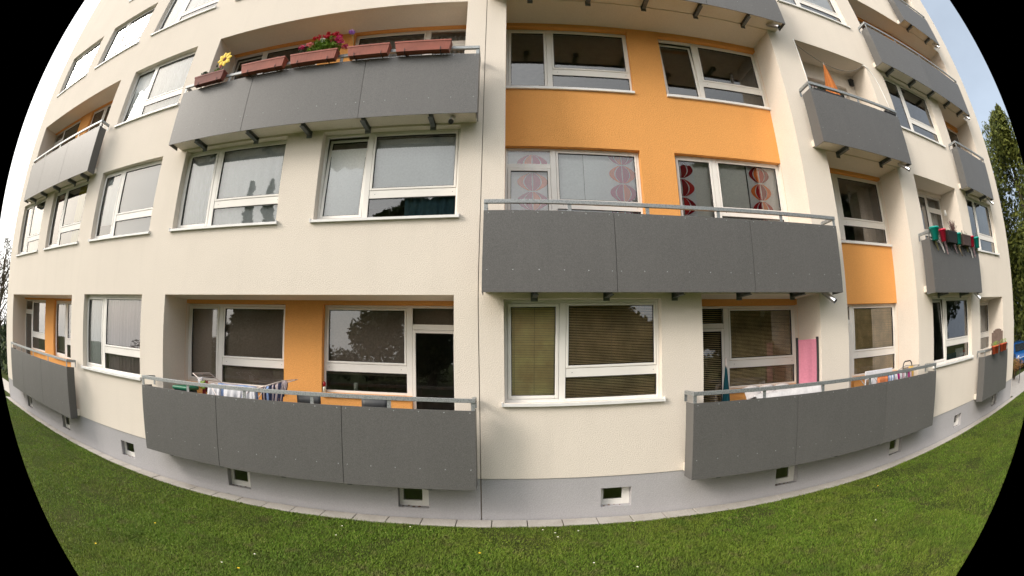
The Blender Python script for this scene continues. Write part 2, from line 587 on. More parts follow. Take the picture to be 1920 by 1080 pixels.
def wall(name, mat, x0, x1, z0, z1, y, holes, label=None):
    """flat wall facing -Y with openings (x0,x1,z0,z1,reveal depth)"""
    xs = sorted({x0, x1, *[min(max(h[0], x0), x1) for h in holes], *[min(max(h[1], x0), x1) for h in holes]})
    zs = sorted({z0, z1, *[min(max(h[2], z0), z1) for h in holes], *[min(max(h[3], z0), z1) for h in holes]})
    nx, nz = len(xs) - 1, len(zs) - 1
    def hole(i, j):
        if not (0 <= i < nx and 0 <= j < nz):
            return 'out'
        cx, cz = (xs[i] + xs[i + 1]) / 2, (zs[j] + zs[j + 1]) / 2
        for h in holes:
            if h[0] < cx < h[1] and h[2] < cz < h[3]:
                return h
        return None
    mb = MB()
    for i in range(nx):
        for j in range(nz):
            a, b, c, d = xs[i], xs[i + 1], zs[j], zs[j + 1]
            h = hole(i, j)
            if h is None:
                mb.face([(a, y, c), (b, y, c), (b, y, d), (a, y, d)], mat)
            else:
                e = y + h[4]
                if h[4] <= 0:
                    continue
                if hole(i - 1, j) is None:
                    mb.face([(a, y, c), (a, y, d), (a, e, d), (a, e, c)], 'cream_render' if abs(a - x0) < 0.01 else mat)
                if hole(i + 1, j) is None:
                    mb.face([(b, y, c), (b, e, c), (b, e, d), (b, y, d)], 'cream_render' if abs(b - x1) < 0.01 else mat)
                if hole(i, j - 1) is None:
                    mb.face([(a, y, c), (a, e, c), (b, e, c), (b, y, c)], mat)
                if hole(i, j + 1) is None:
                    mb.face([(a, y, d), (b, y, d), (b, e, d), (a, e, d)], mat)
    o = mb.build(name, house, doubles=True)
    if label:
        o['label'] = label
    return o

def ztop(f, side):
    return ({0: 3.451, 1: 6.25, 2: 9.03}.get(f, 3.44 + FH * f)) if side == 'L' else ({0: 3.40, 1: 6.22, 2: 9.03}.get(f, 3.42 + FH * f))
WZ0 = 1.87
win_jobs = []
def flush(side, i, f, **kw):
    x0, x1 = (L0x(i), L1x(i)) if side == 'L' else (R0x(i), R1x(i))
    z0, z1 = WZ0 + FH * f, ztop(f, side)
    win_jobs.append(dict(x0=x0, x1=x1, z0=z0, z1=z1, y=0.15, **kw))
    return (x0, x1, z0, z1, 0.19)

rec_jobs = []
def recess(x0, x1, z0, z1):
    rec_jobs.append((x0, x1, z0, z1))
    return (x0, x1, z0, z1, 0)

D_ = dict
left_holes = [
    recess(L0x(1), L1x(0), 0.83, 3.451),
    flush('L', 2, 0, shade=D_(L='white', R='pinkdrape')),
    recess(L0x(4), L1x(3), 0.83, 3.43),
    flush('L', 0, 1, shade=D_(L='white_l', R='white_u', Rlow='tealhalf'), tilt=True),
    flush('L', 1, 1, shade=D_(L='white', R='white', Rlow='white')),
    flush('L', 2, 1, shade=D_(L='white_u', R='grey', Rlow='grey')),
    flush('L', 3, 1, shade=D_(L='dim', R='yellowstrip')),
    flush('L', 4, 1, shade=D_(R='greydim')),
    recess(L0x(1), L1x(0), 6.42, 9.022),
    flush('L', 2, 2, shade=D_(L='white_u', R='pleat', Rlow='pleat'), tilt=True),
    recess(L0x(4), L1x(3), 6.42, 9.022)]
for i in range(5):
    left_holes.append(flush('L', i, 3, shade=D_(L='white_u' if i % 2 else 'white', R='pleat' if i == 2 else 'white', Rlow='pleat' if i == 2 else 'white')))
for i in range(4):
    left_holes.append(flush('L', i, 4, shade=D_(L='white', R='white', Rlow='white')))
wall('wall', 'cream_render', XL, SEAM - 0.006, 0.69, TOP, 0.0, left_holes)

BA = recess(R0x(0), R1x(1), 3.63, 9.07)
right_holes = [
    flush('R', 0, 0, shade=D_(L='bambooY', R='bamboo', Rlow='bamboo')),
    recess(R0x(1), R1x(1), 0.83, 3.47),
    recess(R0x(2), R1x(2), 0.83, 6.27),
    flush('R', 3, 0, shade=D_(Rlow='stuff'), tilt=True),
    recess(R0x(4), R1x(4), 0.83, 3.365),
    BA,
    recess(R0x(3), R1x(3), 3.63, 6.24),
    flush('R', 4, 1, shade=D_(R='beigedrape', Rlow='beigedrape')),
    recess(R0x(2), R1x(2), 6.42, 9.03),
    flush('R', 3, 2, shade=D_()),
    recess(R0x(4), R1x(4), 6.42, 9.07),
    recess(R0x(0), R1x(1), 9.24, 11.83),
    flush('R', 2, 3, shade=D_(L='white', R='white_u')),
    recess(R0x(3), R1x(4), 9.24, 11.87),
    flush('R', 0, 4, shade=D_(R='white')), flush('R', 1, 4, shade=D_(R='grey')),
    flush('R', 2, 4, shade=D_(R='white')), flush('R', 3, 4, shade=D_(R='grey')),
    recess(R0x(4), R1x(4), 12.04, 14.62)]
wall('wall', 'cream_render', SEAM + 0.006, XR, 0.69, TOP, 0.0, right_holes)

# loggia side walls, ceilings and floors
for (x0, x1, z0, z1) in rec_jobs:
    mb = MB()
    mb.face([(x0, 0, z0), (x0, 0, z1), (x0, RD, z1), (x0, RD, z0)], 'cream_render')
    mb.face([(x1, 0, z0), (x1, RD, z0), (x1, RD, z1), (x1, 0, z1)], 'cream_render')
    mb.face([(x0, 0, z1), (x1, 0, z1), (x1, RD, z1), (x0, RD, z1)], 'cream_render')
    mb.face([(x0, 0, z0), (x0, RD, z0), (x1, RD, z0), (x1, 0, z0)], 'concrete_slab')
    mb.build('loggia_lining', house)

# back walls of the loggias with their windows and doors
def back(x0, x1, z0, z1, mat, wins):
    holes = []
    for k in wins:
        typ = k['typ']
        a, b, c, d = max(k['x0'], x0 + 0.004), min(k['x1'], x1 - 0.004), k['z0'], k['z1']
        fz = z0 + 0.02
        if typ == 'std':
            holes.append((a, b, c, d, 0.15))
        elif typ == 'doorR':
            holes += [(a, b - 0.80, c, d, 0.15), (b - 0.80, b, fz, d, 0.15)]
        else:
            holes += [(a + 0.80, b, c, d, 0.15), (a, a + 0.80, fz, d, 0.15)]
        k2 = dict(k)
        k2['y'] = RD + 0.11
        k2['floor'] = z0
        win_jobs.append(k2)
    wall('loggia_wall', mat, x0, x1, z0, z1, RD, holes, 'orange loggia wall' if mat == 'orange_render' else None)
def bw(x0, x1, f, typ='std', zt=3.385, zb=WZ0, **kw):
    return dict(x0=x0, x1=x1, z0=zb + FH * f, z1=zt + FH * f, typ=typ, **kw)
e = 0.0
back(L0x(1), L1x(0), 0.83, 3.451, 'orange_render', [
    bw(L0x(1), -3.90, 0, shade=D_(L='brown', R='brown', Rlow='brown')),
    bw(-3.16, L1x(0), 0, 'doorR', shade=D_(L='brownhalf', R='brown_u'), )])
back(L0x(4), L1x(3), 0.83, 3.43, 'orange_render', [
    bw(L0x(4), L1x(4) - 0.03, 0, 'doorL', shade=D_()),
    bw(L0x(3) + 0.03, L1x(3), 0, shade=D_(L='greendim', R='greendim'))])
back(L0x(1), L1x(0), 6.42, 9.022, 'orange_render', [
    bw(L0x(1), -3.90, 2, zt=3.41, shade=D_(), tilt=True), bw(-3.16, L1x(0), 2, 'doorR', zt=3.41, shade=D_(L='greydim', R='greydim'))])
back(L0x(4), L1x(3), 6.42, 9.022, 'orange_render', [
    bw(L0x(4), L1x(4) - 0.03, 2, 'doorL', zt=3.41, shade=D_()), bw(L0x(3) + 0.03, L1x(3), 2, zt=3.41, shade=D_())])
back(R0x(1), R1x(1), 0.83, 3.47, 'orange_render', [
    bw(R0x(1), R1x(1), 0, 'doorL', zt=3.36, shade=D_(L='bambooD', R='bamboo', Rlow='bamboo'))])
back(R0x(2), R1x(2), 0.83, 6.27, 'orange_render', [
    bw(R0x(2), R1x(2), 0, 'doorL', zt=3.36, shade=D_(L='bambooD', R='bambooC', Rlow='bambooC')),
    bw(R0x(2), R1x(2), 1, zt=3.40, shade=D_(R='greyblot'))])
back(R0x(4), R1x(4), 0.83, 3.365, 'cream_render', [bw(R0x(4), R1x(4), 0, zt=3.30, shade=D_(L='greydim', R='greydim'))])
back(R0x(0), R1x(1), 3.63, 9.07, 'orange_render', [
    bw(R0x(0), 2.42, 1, 'doorL', zt=3.40, shade=D_(L='motif_l', R='motif_r')),
    bw(3.10, R1x(1), 1, zt=3.40, shade=D_(L='motif_ll', R='motif_rr')),
    bw(R0x(0), 2.44, 2, zt=3.38, shade=D_()),
    bw(3.10, R1x(1), 2, zt=3.36, shade=D_(), tilt=True)])
back(R0x(3), R1x(3), 3.63, 6.24, 'cream_render', [bw(R0x(3), R1x(3), 1, 'doorR', zt=3.36, shade=D_(L='redstrip', R='greydim'))])
back(R0x(2), R1x(2), 6.42, 9.03, 'cream_render', [bw(R0x(2) + 0.1, R1x(2) - 0.35, 2, zt=3.0, shade=D_())])
back(R0x(4), R1x(4), 6.42, 9.07, 'orange_render', [bw(R0x(4), R1x(4), 2, zt=3.33, shade=D_())])
back(R0x(0), R1x(1), 9.24, 11.83, 'orange_render', [bw(R0x(0), 2.42, 3, shade=D_()), bw(3.10, R1x(1), 3, shade=D_())])
back(R0x(3), R1x(4), 9.24, 11.87, 'orange_render', [bw(R0x(3), R1x(3), 3, 'doorL', shade=D_()), bw(R0x(4), R1x(4), 3, shade=D_())])
back(R0x(4), R1x(4), 12.04, 14.62, 'cream_render', [bw(R0x(4), R1x(4), 4, shade=D_())])

# windows
def hang_drape(mb, x0, x1, z0, z1, y, mat, amp=0.018, waves=9, flare=0.0, nz=6, nx=None):
    nx = nx or max(8, int(waves * 6))
    ph = random.random() * 6
    P = []
    for i in range(nx + 1):
        u = i / nx
        row = []
        for j in range(nz + 1):
            s_ = j / nz
            yy = y + amp * math.sin(u * waves * 2 * PI + ph) * (0.6 + 0.4 * (1 - s_)) + amp * 0.5 * math.sin(u * waves * 4.7 + 2 * ph)
            row.append((x0 + (x1 - x0) * u, yy, z0 + (z1 - z0) * s_))
        P.append(row)
    mb.grid(P, mat)
def blind_slats(mb, x0, x1, z0, z1, y, mat, pitch=0.026, wid=0.016, jit=0.0):
    n = int((z1 - z0) / pitch)
    for k in range(n):
        z = z0 + k * pitch + random.uniform(-jit, jit)
        sag = random.uniform(-0.002, 0.002)
        mb.face([(x0, y - 0.003, z), (x1, y - 0.003, z + sag), (x1, y + 0.004, z + wid + sag), (x0, y + 0.004, z + wid)], mat)
        mb.face([(x0, y + 0.004, z + wid), (x1, y + 0.004, z + wid + sag), (x1, y + 0.007, z + sag), (x0, y + 0.007, z)], mat)
    for f in (0.12, 0.5, 0.88):
        x = x0 + (x1 - x0) * f
        mb.box(x - 0.002, x + 0.002, y - 0.006, y - 0.0045, z0, z1, 'beige_curtain')
def motifs(mb, cx, z1, z0, y, hw, hh, cols, clip0, clip1):
    """stack of striped gourd shapes printed on a panel curtain"""
    z = z1
    k = 0
    while z - hh > z0 - 0.3:
        for q, (a, b_) in enumerate(((-1, -0.62), (-0.52, -0.06), (0.04, 0.52), (0.6, 1))):
            mat = cols[(q + k) % len(cols)]
            N = 10
            for j in range(N):
                t0, t1 = j / N * 0.94 + 0.03, (j + 1) / N * 0.94 + 0.03
                def px(kk, tt):
                    s_ = math.sin(PI * tt) ** 0.75
                    return min(max(cx + kk * hw * s_ + 0.03 * (kk) * (1 - s_), clip0), clip1)
                za, zb_ = z - hh * t0, z - hh * t1
                if zb_ < z0:
                    continue
                q4 = [(px(a, t0), y, za), (px(a, t1), y, zb_), (px(b_, t1), y, zb_), (px(b_, t0), y, za)]
                if abs(q4[1][0] - q4[2][0]) > 0.004 or abs(q4[0][0] - q4[3][0]) > 0.004:
                    mb.face(q4, mat)
        z -= hh * 1.02
        k += 1

def shade_into(kind, x0, x1, z0, z1, y):
    out = []
    def drape(mb_, *a):
        m_ = MB()
        hang_drape(m_, *a)
        out.append(m_)
    def slats(mb_, *a):
        m_ = MB()
        blind_slats(m_, *a)
        out.append(m_)
    mb = None
    W = x1 - x0
    H_ = z1 - z0
    if kind in ('white',):
        drape(mb, x0, x1, z0, z1 - 0.01, y, 'white_curtain', 0.012, 7)
    elif kind == 'white_l':
        drape(mb, x0 + 0.02, x1 - 0.03, z0 + 0.03, z1 - 0.2, y, 'white_curtain', 0.004, 3)
    elif kind == 'white_u':
        drape(mb, x0, x1, z0 + (0.3 if H_ > 1.2 else 0.0), z1 - 0.06, y, 'white_curtain', 0.006, 3)
    elif kind == 'pleat':
        drape(mb, x0, x1, z0, z1, y, 'white_curtain', 0.02, 16)
    elif kind == 'grey':
        drape(mb, x0, x1, z0, z1, y, 'grey_curtain', 0.004, 2)
    elif kind == 'greydim':
        drape(mb, x0, x1, z0, z1, y + 0.1, 'grey_curtain', 0.03, 8)
    elif kind == 'greenhalf' or kind == 'greendim':
        drape(mb, x0, x1 - 0.2, z0, z1, y + 0.12, 'beige_curtain', 0.03, 8)
    elif kind == 'dim':
        drape(mb, x0, x0 + W * 0.5, z0, z1, y + 0.05, 'maroon_cotton', 0.02, 4)
    elif kind == 'yellowstrip':
        drape(mb, x0 + W * 0.45, x0 + W * 0.8, z0, z1, y, 'yellow_curtain', 0.03, 4)
    elif kind == 'tealhalf':
        drape(mb, x0 + W * 0.42, x1, z0, z1, y, 'teal_curtain', 0.025, 7)
    elif kind == 'pinkdrape':
        drape(mb, x0, x0 + W * 0.3, z0, z1, y + 0.03, 'pink_curtain', 0.015, 4)
        drape(mb, x0 + W * 0.25, x1, z0, z1, y, 'pink_curtain', 0.03, 10)
    elif kind == 'beigedrape':
        drape(mb, x0 + W * 0.28, x1, z0, z1, y, 'beige_curtain', 0.03, 9)
    elif kind == 'brown':
        drape(mb, x0 + 0.005, x1 - 0.005, z0, z1, y, 'brown_curtain', 0.01, 2.5)
    elif kind == 'brownhalf':
        drape(mb, x0, x1, z0 + H_ * 0.20, z1, y, 'brown_curtain', 0.012, 2)
    elif kind == 'brown_u':
        drape(mb, x0, x1, z1 - 0.34, z1, y, 'brown_curtain', 0.008, 2)
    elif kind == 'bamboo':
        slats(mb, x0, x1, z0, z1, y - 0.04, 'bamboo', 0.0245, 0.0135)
        drape(mb, x0, x1, z0, z1, y + 0.05, 'dark_slat_backing', 0.0, 1)
    elif kind == 'bambooC':
        slats(mb, x0, x1, z0, z1, y - 0.05, 'bamboo', 0.0245, 0.0185)
        drape(mb, x0, x1, z0, z1, y + 0.03, 'beige_curtain', 0.0, 1)
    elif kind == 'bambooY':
        slats(mb, x0, x1, z0, z1, y - 0.05, 'bamboo_yellow_sunlit', 0.0255, 0.0215, 0.001)
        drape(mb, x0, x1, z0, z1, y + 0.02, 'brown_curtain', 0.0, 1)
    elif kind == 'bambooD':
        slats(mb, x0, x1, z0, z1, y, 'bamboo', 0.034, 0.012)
        drape(mb, x0, x1, z0, z1, y + 0.05, 'dark_slat_backing', 0.0, 1)
    elif kind == 'slats':
        slats(mb, x0 + 0.1, x1, z0, z1, y + 0.05, 'grey_curtain', 0.05, 0.012)
    elif kind == 'redstrip':
        drape(mb, x0 + 0.15, x0 + 0.4, z0, z1, y + 0.1, 'red_curtain', 0.02, 3)
        drape(mb, x0 + 0.42, x0 + 0.62, z0, z1, y + 0.1, 'white_curtain', 0.02, 3)
    elif kind == 'greyblot':
        drape(mb, x0 + W * 0.45, x1, z0, z1, y + 0.3, 'brown_curtain', 0.02, 3)
    elif kind == 'stuff':
        drape(mb, x0, x0 + W * 0.5, z0, z0 + H_ * 0.4, y, 'teal_curtain', 0.02, 4)
        drape(mb, x0 + W * 0.55, x0 + W * 0.9, z0, z0 + H_ * 0.6, y + 0.05, 'white_curtain', 0.02, 4)
    elif kind.startswith('motif'):
        if kind == 'motif_l':
            drape(mb, x0, x1, z0, z1, y, 'white_curtain', 0.0, 1)
            motifs(out[0], x0 + W * 0.56, z1 - 0.04, z0, y - 0.006, 0.27, 0.36, ['motif_pink', 'motif_orange', 'motif_pink'], x0, x1)
        elif kind == 'motif_r':
            drape(mb, x0, x0 + W * 0.34, z0, z1, y + 0.02, 'white_curtain', 0.0, 1)
            drape(mb, x0 + W * 0.345, x1, z0, z1, y, 'white_curtain', 0.0, 1)
            motifs(out[1], x0 + W * 0.82, z1 + 0.17, z0, y - 0.006, 0.25, 0.36, ['motif_pink', 'motif_orange', 'motif_pink'], x0, x1)
        elif kind == 'motif_ll':
            drape(mb, x0, x0 + W * 0.5, z0, z1, y, 'white_curtain', 0.0, 1)
            drape(mb, x0 + W * 0.5, x1, z0, z1, y + 0.03, 'stone_curtain', 0.0, 1)
            motifs(out[0], x0 + W * 0.14, z1 - 0.02, z0, y - 0.006, 0.26, 0.36, ['motif_maroon', 'motif_red', 'motif_maroon'], x0, x1)
        else:
            drape(mb, x0, x0 + W * 0.50, z0, z1, y + 0.02, 'stone_curtain', 0.0, 1)
            drape(mb, x0 + W * 0.51, x1, z0, z1, y, 'white_curtain', 0.0, 1)
            motifs(out[1], x0 + W * 0.71, z1 - 0.0, z0, y - 0.006, 0.24, 0.36, ['motif_maroon', 'motif_orange', 'motif_red'], x0, x1)
    return out

def window(x0, x1, z0, z1, y, typ='std', shade={}, tilt=False, floor=None):
    flip = typ == 'doorR'
    W = x1 - x0
    def X(u):
        return x1 - u if flip else x0 + u
    def bar(mb, u0, u1, ya, yb, za, zb, mat='white_frame', bev=0.006):
        a, b = sorted((X(u0), X(u1)))
        mb.box(a, b, ya, yb, za, zb, mat, bev)
    zl = z0 if typ == 'std' else floor + 0.02
    f, yb = 0.045, y + 0.07
    fr = MB()
    bar(fr, 0.002, f, y, yb, zl, z1 - 0.002)
    bar(fr, W - f, W - 0.002, y, yb, z0, z1 - 0.002)
    bar(fr, f, W - f, y, yb, z1 - f, z1 - 0.002)
    bar(fr, f, 0.80, y, yb, zl, zl + f)
    bar(fr, 0.90, W - f, y, yb, z0, z0 + f)
    bar(fr, 0.80, 0.90, y - 0.004, yb, zl, z1 - f)
    bar(fr, 0.90, W - f, y + 0.003, yb, z0 + 0.37, z0 + 0.505)
    if typ != 'std':
        bar(fr, f, 0.80, y + 0.002, yb, z1 - 0.40, z1 - 0.31)
    for u in (1.0, W - 0.1):
        fr.disc((X(u), y + 0.002, z0 + 0.44), (0, -1, 0), 0.007, 'bracket_steel', 6, 0.002)
    win = fr.build('window', house, (x0, y, z0))
    # opening sash at the narrow side, fixed sash above the bar at the wide side
    lt = z1 - f if typ == 'std' else z1 - 0.40
    tl = Matrix.Identity(4)
    if tilt:
        tl = Matrix.Translation((0, y + 0.02, zl + f)) @ Matrix.Rotation(math.radians(-5.0), 4, 'X') @ Matrix.Translation((0, -(y + 0.02), -(zl + f)))
    sm = MB()
    s = 0.055
    for a in ((f + 0.004, f + s, zl + f + 0.004, lt - 0.004), (0.80 - s, 0.796, zl + f + 0.004, lt - 0.004)):
        bar(sm, a[0], a[1], y - 0.008, y + 0.05, a[2], a[3])
    bar(sm, f + s, 0.80 - s, y - 0.008, y + 0.05, zl + f + 0.004, zl + f + s)
    bar(sm, f + s, 0.80 - s, y - 0.008, y + 0.05, lt - s, lt - 0.004)
    # rubber gasket round the glass
    for (u0, u1, za, zb) in ((f + s, f + s + 0.008, zl + f + s, lt - s), (0.80 - s - 0.008, 0.80 - s, zl + f + s, lt - s),
                             (f + s + 0.008, 0.80 - s - 0.008, zl + f + s, zl + f + s + 0.008), (f + s + 0.008, 0.80 - s - 0.008, lt - s - 0.008, lt - s)):
        bar(sm, u0, u1, y + 0.002, y + 0.03, za, zb, 'seal_rubber', 0)
    sm.v = [tuple(tl @ Vector(q)) for q in sm.v]
    sm.build('sash', win, (x0, y, z0))
    s2 = MB()
    q0, q1 = z0 + 0.505, z1 - f
    k = 0.042
    bar(s2, 0.904, 0.90 + k, y - 0.006, y + 0.05, q0 + 0.004, q1 - 0.004)
    bar(s2, W - f - k, W - f - 0.004, y - 0.006, y + 0.05, q0 + 0.004, q1 - 0.004)
    bar(s2, 0.90 + k, W - f - k, y - 0.006, y + 0.05, q0 + 0.004, q0 + k)
    bar(s2, 0.90 + k, W - f - k, y - 0.006, y + 0.05, q1 - k, q1 - 0.004)
    for (u0, u1, za, zb) in ((0.90 + k, 0.908 + k, q0 + k, q1 - k), (W - f - k - 0.008, W - f - k, q0 + k, q1 - k),
                             (0.908 + k, W - f - k - 0.008, q0 + k, q0 + k + 0.008), (0.908 + k, W - f - k - 0.008, q1 - k - 0.008, q1 - k)):
        bar(s2, u0, u1, y + 0.002, y + 0.03, za, zb, 'seal_rubber', 0)
    for (u0, u1, za, zb) in ((0.90, 0.908, z0 + f, z0 + 0.37), (W - f - 0.008, W - f, z0 + f, z0 + 0.37),
                             (0.908, W - f - 0.008, z0 + f, z0 + f + 0.008), (0.908, W - f - 0.008, z0 + 0.362, z0 + 0.37)):
        bar(s2, u0, u1, y + 0.006, y + 0.03, za, zb, 'seal_rubber', 0)
    s2.build('sash', win, (x0, y, z0))
    # panes
    g = MB()
    def pane(u0, u1, za, zb, yy, M=None):
        a, b = sorted((X(u0), X(u1)))
        p = [(a, yy, za), (b, yy, za), (b, yy, zb), (a, yy, zb)]
        if M:
            p = [tuple(M @ Vector(q)) for q in p]
        g.face(p, 'window_glass')
    pane(f + s, 0.80 - s, zl + f + s, lt - s, y + 0.02, tl)
    pane(0.90 + k, W - f - k, q0 + k, q1 - k, y + 0.022)
    pane(0.90, W - f, z0 + f, z0 + 0.37, y + 0.024)
    if typ != 'std':
        pane(f, 0.80, z1 - 0.31, z1 - f, y + 0.021)
    g.build('pane', win, (x0, y, z0))
    # sill
    if y < 0.5:
        mb = MB()
        mb.grid([[(x, -0.055, z0 - 0.052), (x, -0.055, z0 - 0.010), (x, y + 0.01, z0 + 0.004)] for x in (x0 - 0.035, x1 + 0.035)], 'sill_metal', False)
        mb.grid([[(x, -0.053, z0 - 0.050), (x, -0.001, z0 - 0.050)] for x in (x0 - 0.035, x1 + 0.035)], 'sill_metal', False)
        for x in (x0 - 0.035, x1 + 0.035):
            mb.face([(x, -0.055, z0 - 0.052), (x, -0.055, z0 - 0.008), (x, -0.0005, z0 - 0.001), (x, -0.0005, z0 - 0.05)], 'sill_metal')
            mb.box(x - 0.008, x + 0.008, -0.06, -0.0005, z0 - 0.054, z0 + 0.012, 'sill_metal')
        mb.build('sill', win, (x0, y, z0))
    else:
        mb = MB()
        a, b = (0.0, W) if typ == 'std' else (0.80, W)
        a, b = sorted((X(a), X(b)))
        mb.box(a, b, RD - 0.045, y - 0.001, z0 - 0.055, z0 - 0.002, 'sill_metal', 0.004)
        mb.build('sill', win, (x0, y, z0))
    # curtains and blinds
    yc = y + 0.10
    def sh(kind, u0, u1, za, zb):
        if kind:
            a, b = sorted((X(u0), X(u1)))
            for cm in shade_into(kind, a, b, za, zb, yc):
                cm.build('curtain' if 'bamboo' not in kind else 'blind', win, (x0, y, z0))
    sh(shade.get('L') if not flip else shade.get('R'), f + 0.01, 0.82, zl + 0.05, z1 - f)
    wk = shade.get('R') if not flip else shade.get('L')
    lk = shade.get('Rlow')
    if lk and lk != wk:
        sh(wk, 0.89, W - f, z0 + 0.44, z1 - f)
        sh(lk, 0.89, W - f, z0 + 0.03, z0 + 0.42)
    else:
        sh(wk, 0.89, W - f, z0 + 0.03, z1 - f)
    # room behind
    rm = MB()
    a, b, c, d = x0 - 0.3, x1 + 0.3, z0 - 0.9, z1 + 0.1
    ya, ye = y + 0.09, y + 3.0
    rm.face([(a, ye, c), (b, ye, c), (b, ye, d), (a, ye, d)], 'interior_paint')
    rm.face([(a, ya, c), (a, ye, c), (a, ye, d), (a, ya, d)], 'interior_paint')
    rm.face([(b, ya, c), (b, ya, d), (b, ye, d), (b, ye, c)], 'interior_paint')
    rm.face([(a, ya, c), (b, ya, c), (b, ye, c), (a, ye, c)], 'interior_paint')
    rm.face([(a, ya, d), (a, ye, d), (b, ye, d), (b, ya, d)], 'interior_paint')
    rm.box(a + 0.4, a + 1.3, ye - 0.5, ye - 0.02, c + 0.02, c + 1.9, 'weathered_wood')
    rm.build('room', win, (x0, y, z0))
    return win
for j in win_jobs:
    window(**j)

# plinth with basement windows
bx = [1.43 + 3.09 * k for k in range(-5, 5)]
for a, b in ((XL, SEAM - 0.009), (SEAM + 0.009, XR)):
    hs = [(x, x + 0.48, 0.18, 0.49, 0.17) for x in bx if a < x < b]
    o = wall('plinth', 'plinth_render', a, b, -0.3, 0.69, 0.012, hs)
mb = MB()
mb.face([(XL, 0, 0.69), (XL, 0.012, 0.69), (XR, 0.012, 0.69), (XR, 0, 0.69)], 'cream_render')
mb.build('plinth_edge', house)
for x in bx:
    mb = MB()
    y = 0.13
    mb.box(x, x + 0.06, y, y + 0.05, 0.18, 0.49, 'white_frame', 0.004)
    mb.box(x + 0.36, x + 0.48, y, y + 0.05, 0.18, 0.49, 'white_frame', 0.004)
    mb.box(x + 0.06, x + 0.36, y, y + 0.05, 0.18, 0.27, 'white_frame', 0.004)
    mb.box(x + 0.06, x + 0.36, y, y + 0.05, 0.455, 0.49, 'white_frame', 0.004)
    bwin = mb.build('basement_window', house, (x, y, 0.18))
    mb = MB()
    mb.face([(x + 0.06, y + 0.03, 0.27), (x + 0.36, y + 0.03, 0.27), (x + 0.36, y + 0.03, 0.455), (x + 0.06, y + 0.03, 0.455)], 'window_glass')
    mb.build('pane', bwin, (x, y, 0.18))
    mb = MB()
    mb.box(x - 0.1, x + 0.6, y + 0.06, y + 0.9, 0.0, 0.6, 'interior_paint')
    mb.m = mb.m
    # leave the front open
    mb.f.pop(2); mb.m.pop(2); mb.sm.pop(2)
    mb.build('room', bwin, (x, y, 0.18))
    mb = MB()
    for _ in range(4):
        cx = x + 0.06 + 0.085 * _
        mb.disc((cx, 0.06 + random.uniform(0, 0.05), 0.182), (0, 0, 1), random.uniform(0.01, 0.03), 'dry_stem', 6, 0.012)
    mb.build('dry_leaves', bwin, (x, y, 0.18))

# joint between the two sections, shell of the building
mb = MB()
mb.box(SEAM - 0.02, SEAM + 0.02, 0.03, 0.05, -0.2, TOP, 'joint_strip')
mb.build('expansion_joint', house)
mb = MB()
mb.face([(XL, 0, -0.3), (XL, 0, TOP), (XL, 11, TOP), (XL, 11, -0.3)], 'cream_render')
mb.face([(XR, 0, -0.3), (XR, 11, -0.3), (XR, 11, TOP), (XR, 0, TOP)], 'cream_render')
mb.face([(XL, 11, -0.3), (XL, 11, TOP), (XR, 11, TOP), (XR, 11, -0.3)], 'cream_render')
mb.build('gable_wall', house)
mb = MB()
mb.box(XL - 0.08, XR + 0.08, -0.08, 11.08, TOP + 0.002, TOP + 0.3, 'roof_sheet', 0.01)
mb.build('roof', house)
for x, z in ((XR + 0.06, 2.35), (XL - 0.06, 2.55)):
    mb = MB()
    mb.box(x - 0.058, x + 0.058, 0.02, 0.2, z, z + 0.26, 'lamp_head', 0.02)
    mb.box(x - 0.04, x + 0.04, 0.04, 0.18, z - 0.05, z, 'dark_plastic', 0.01)
    mb.build('gable_lamp', house)

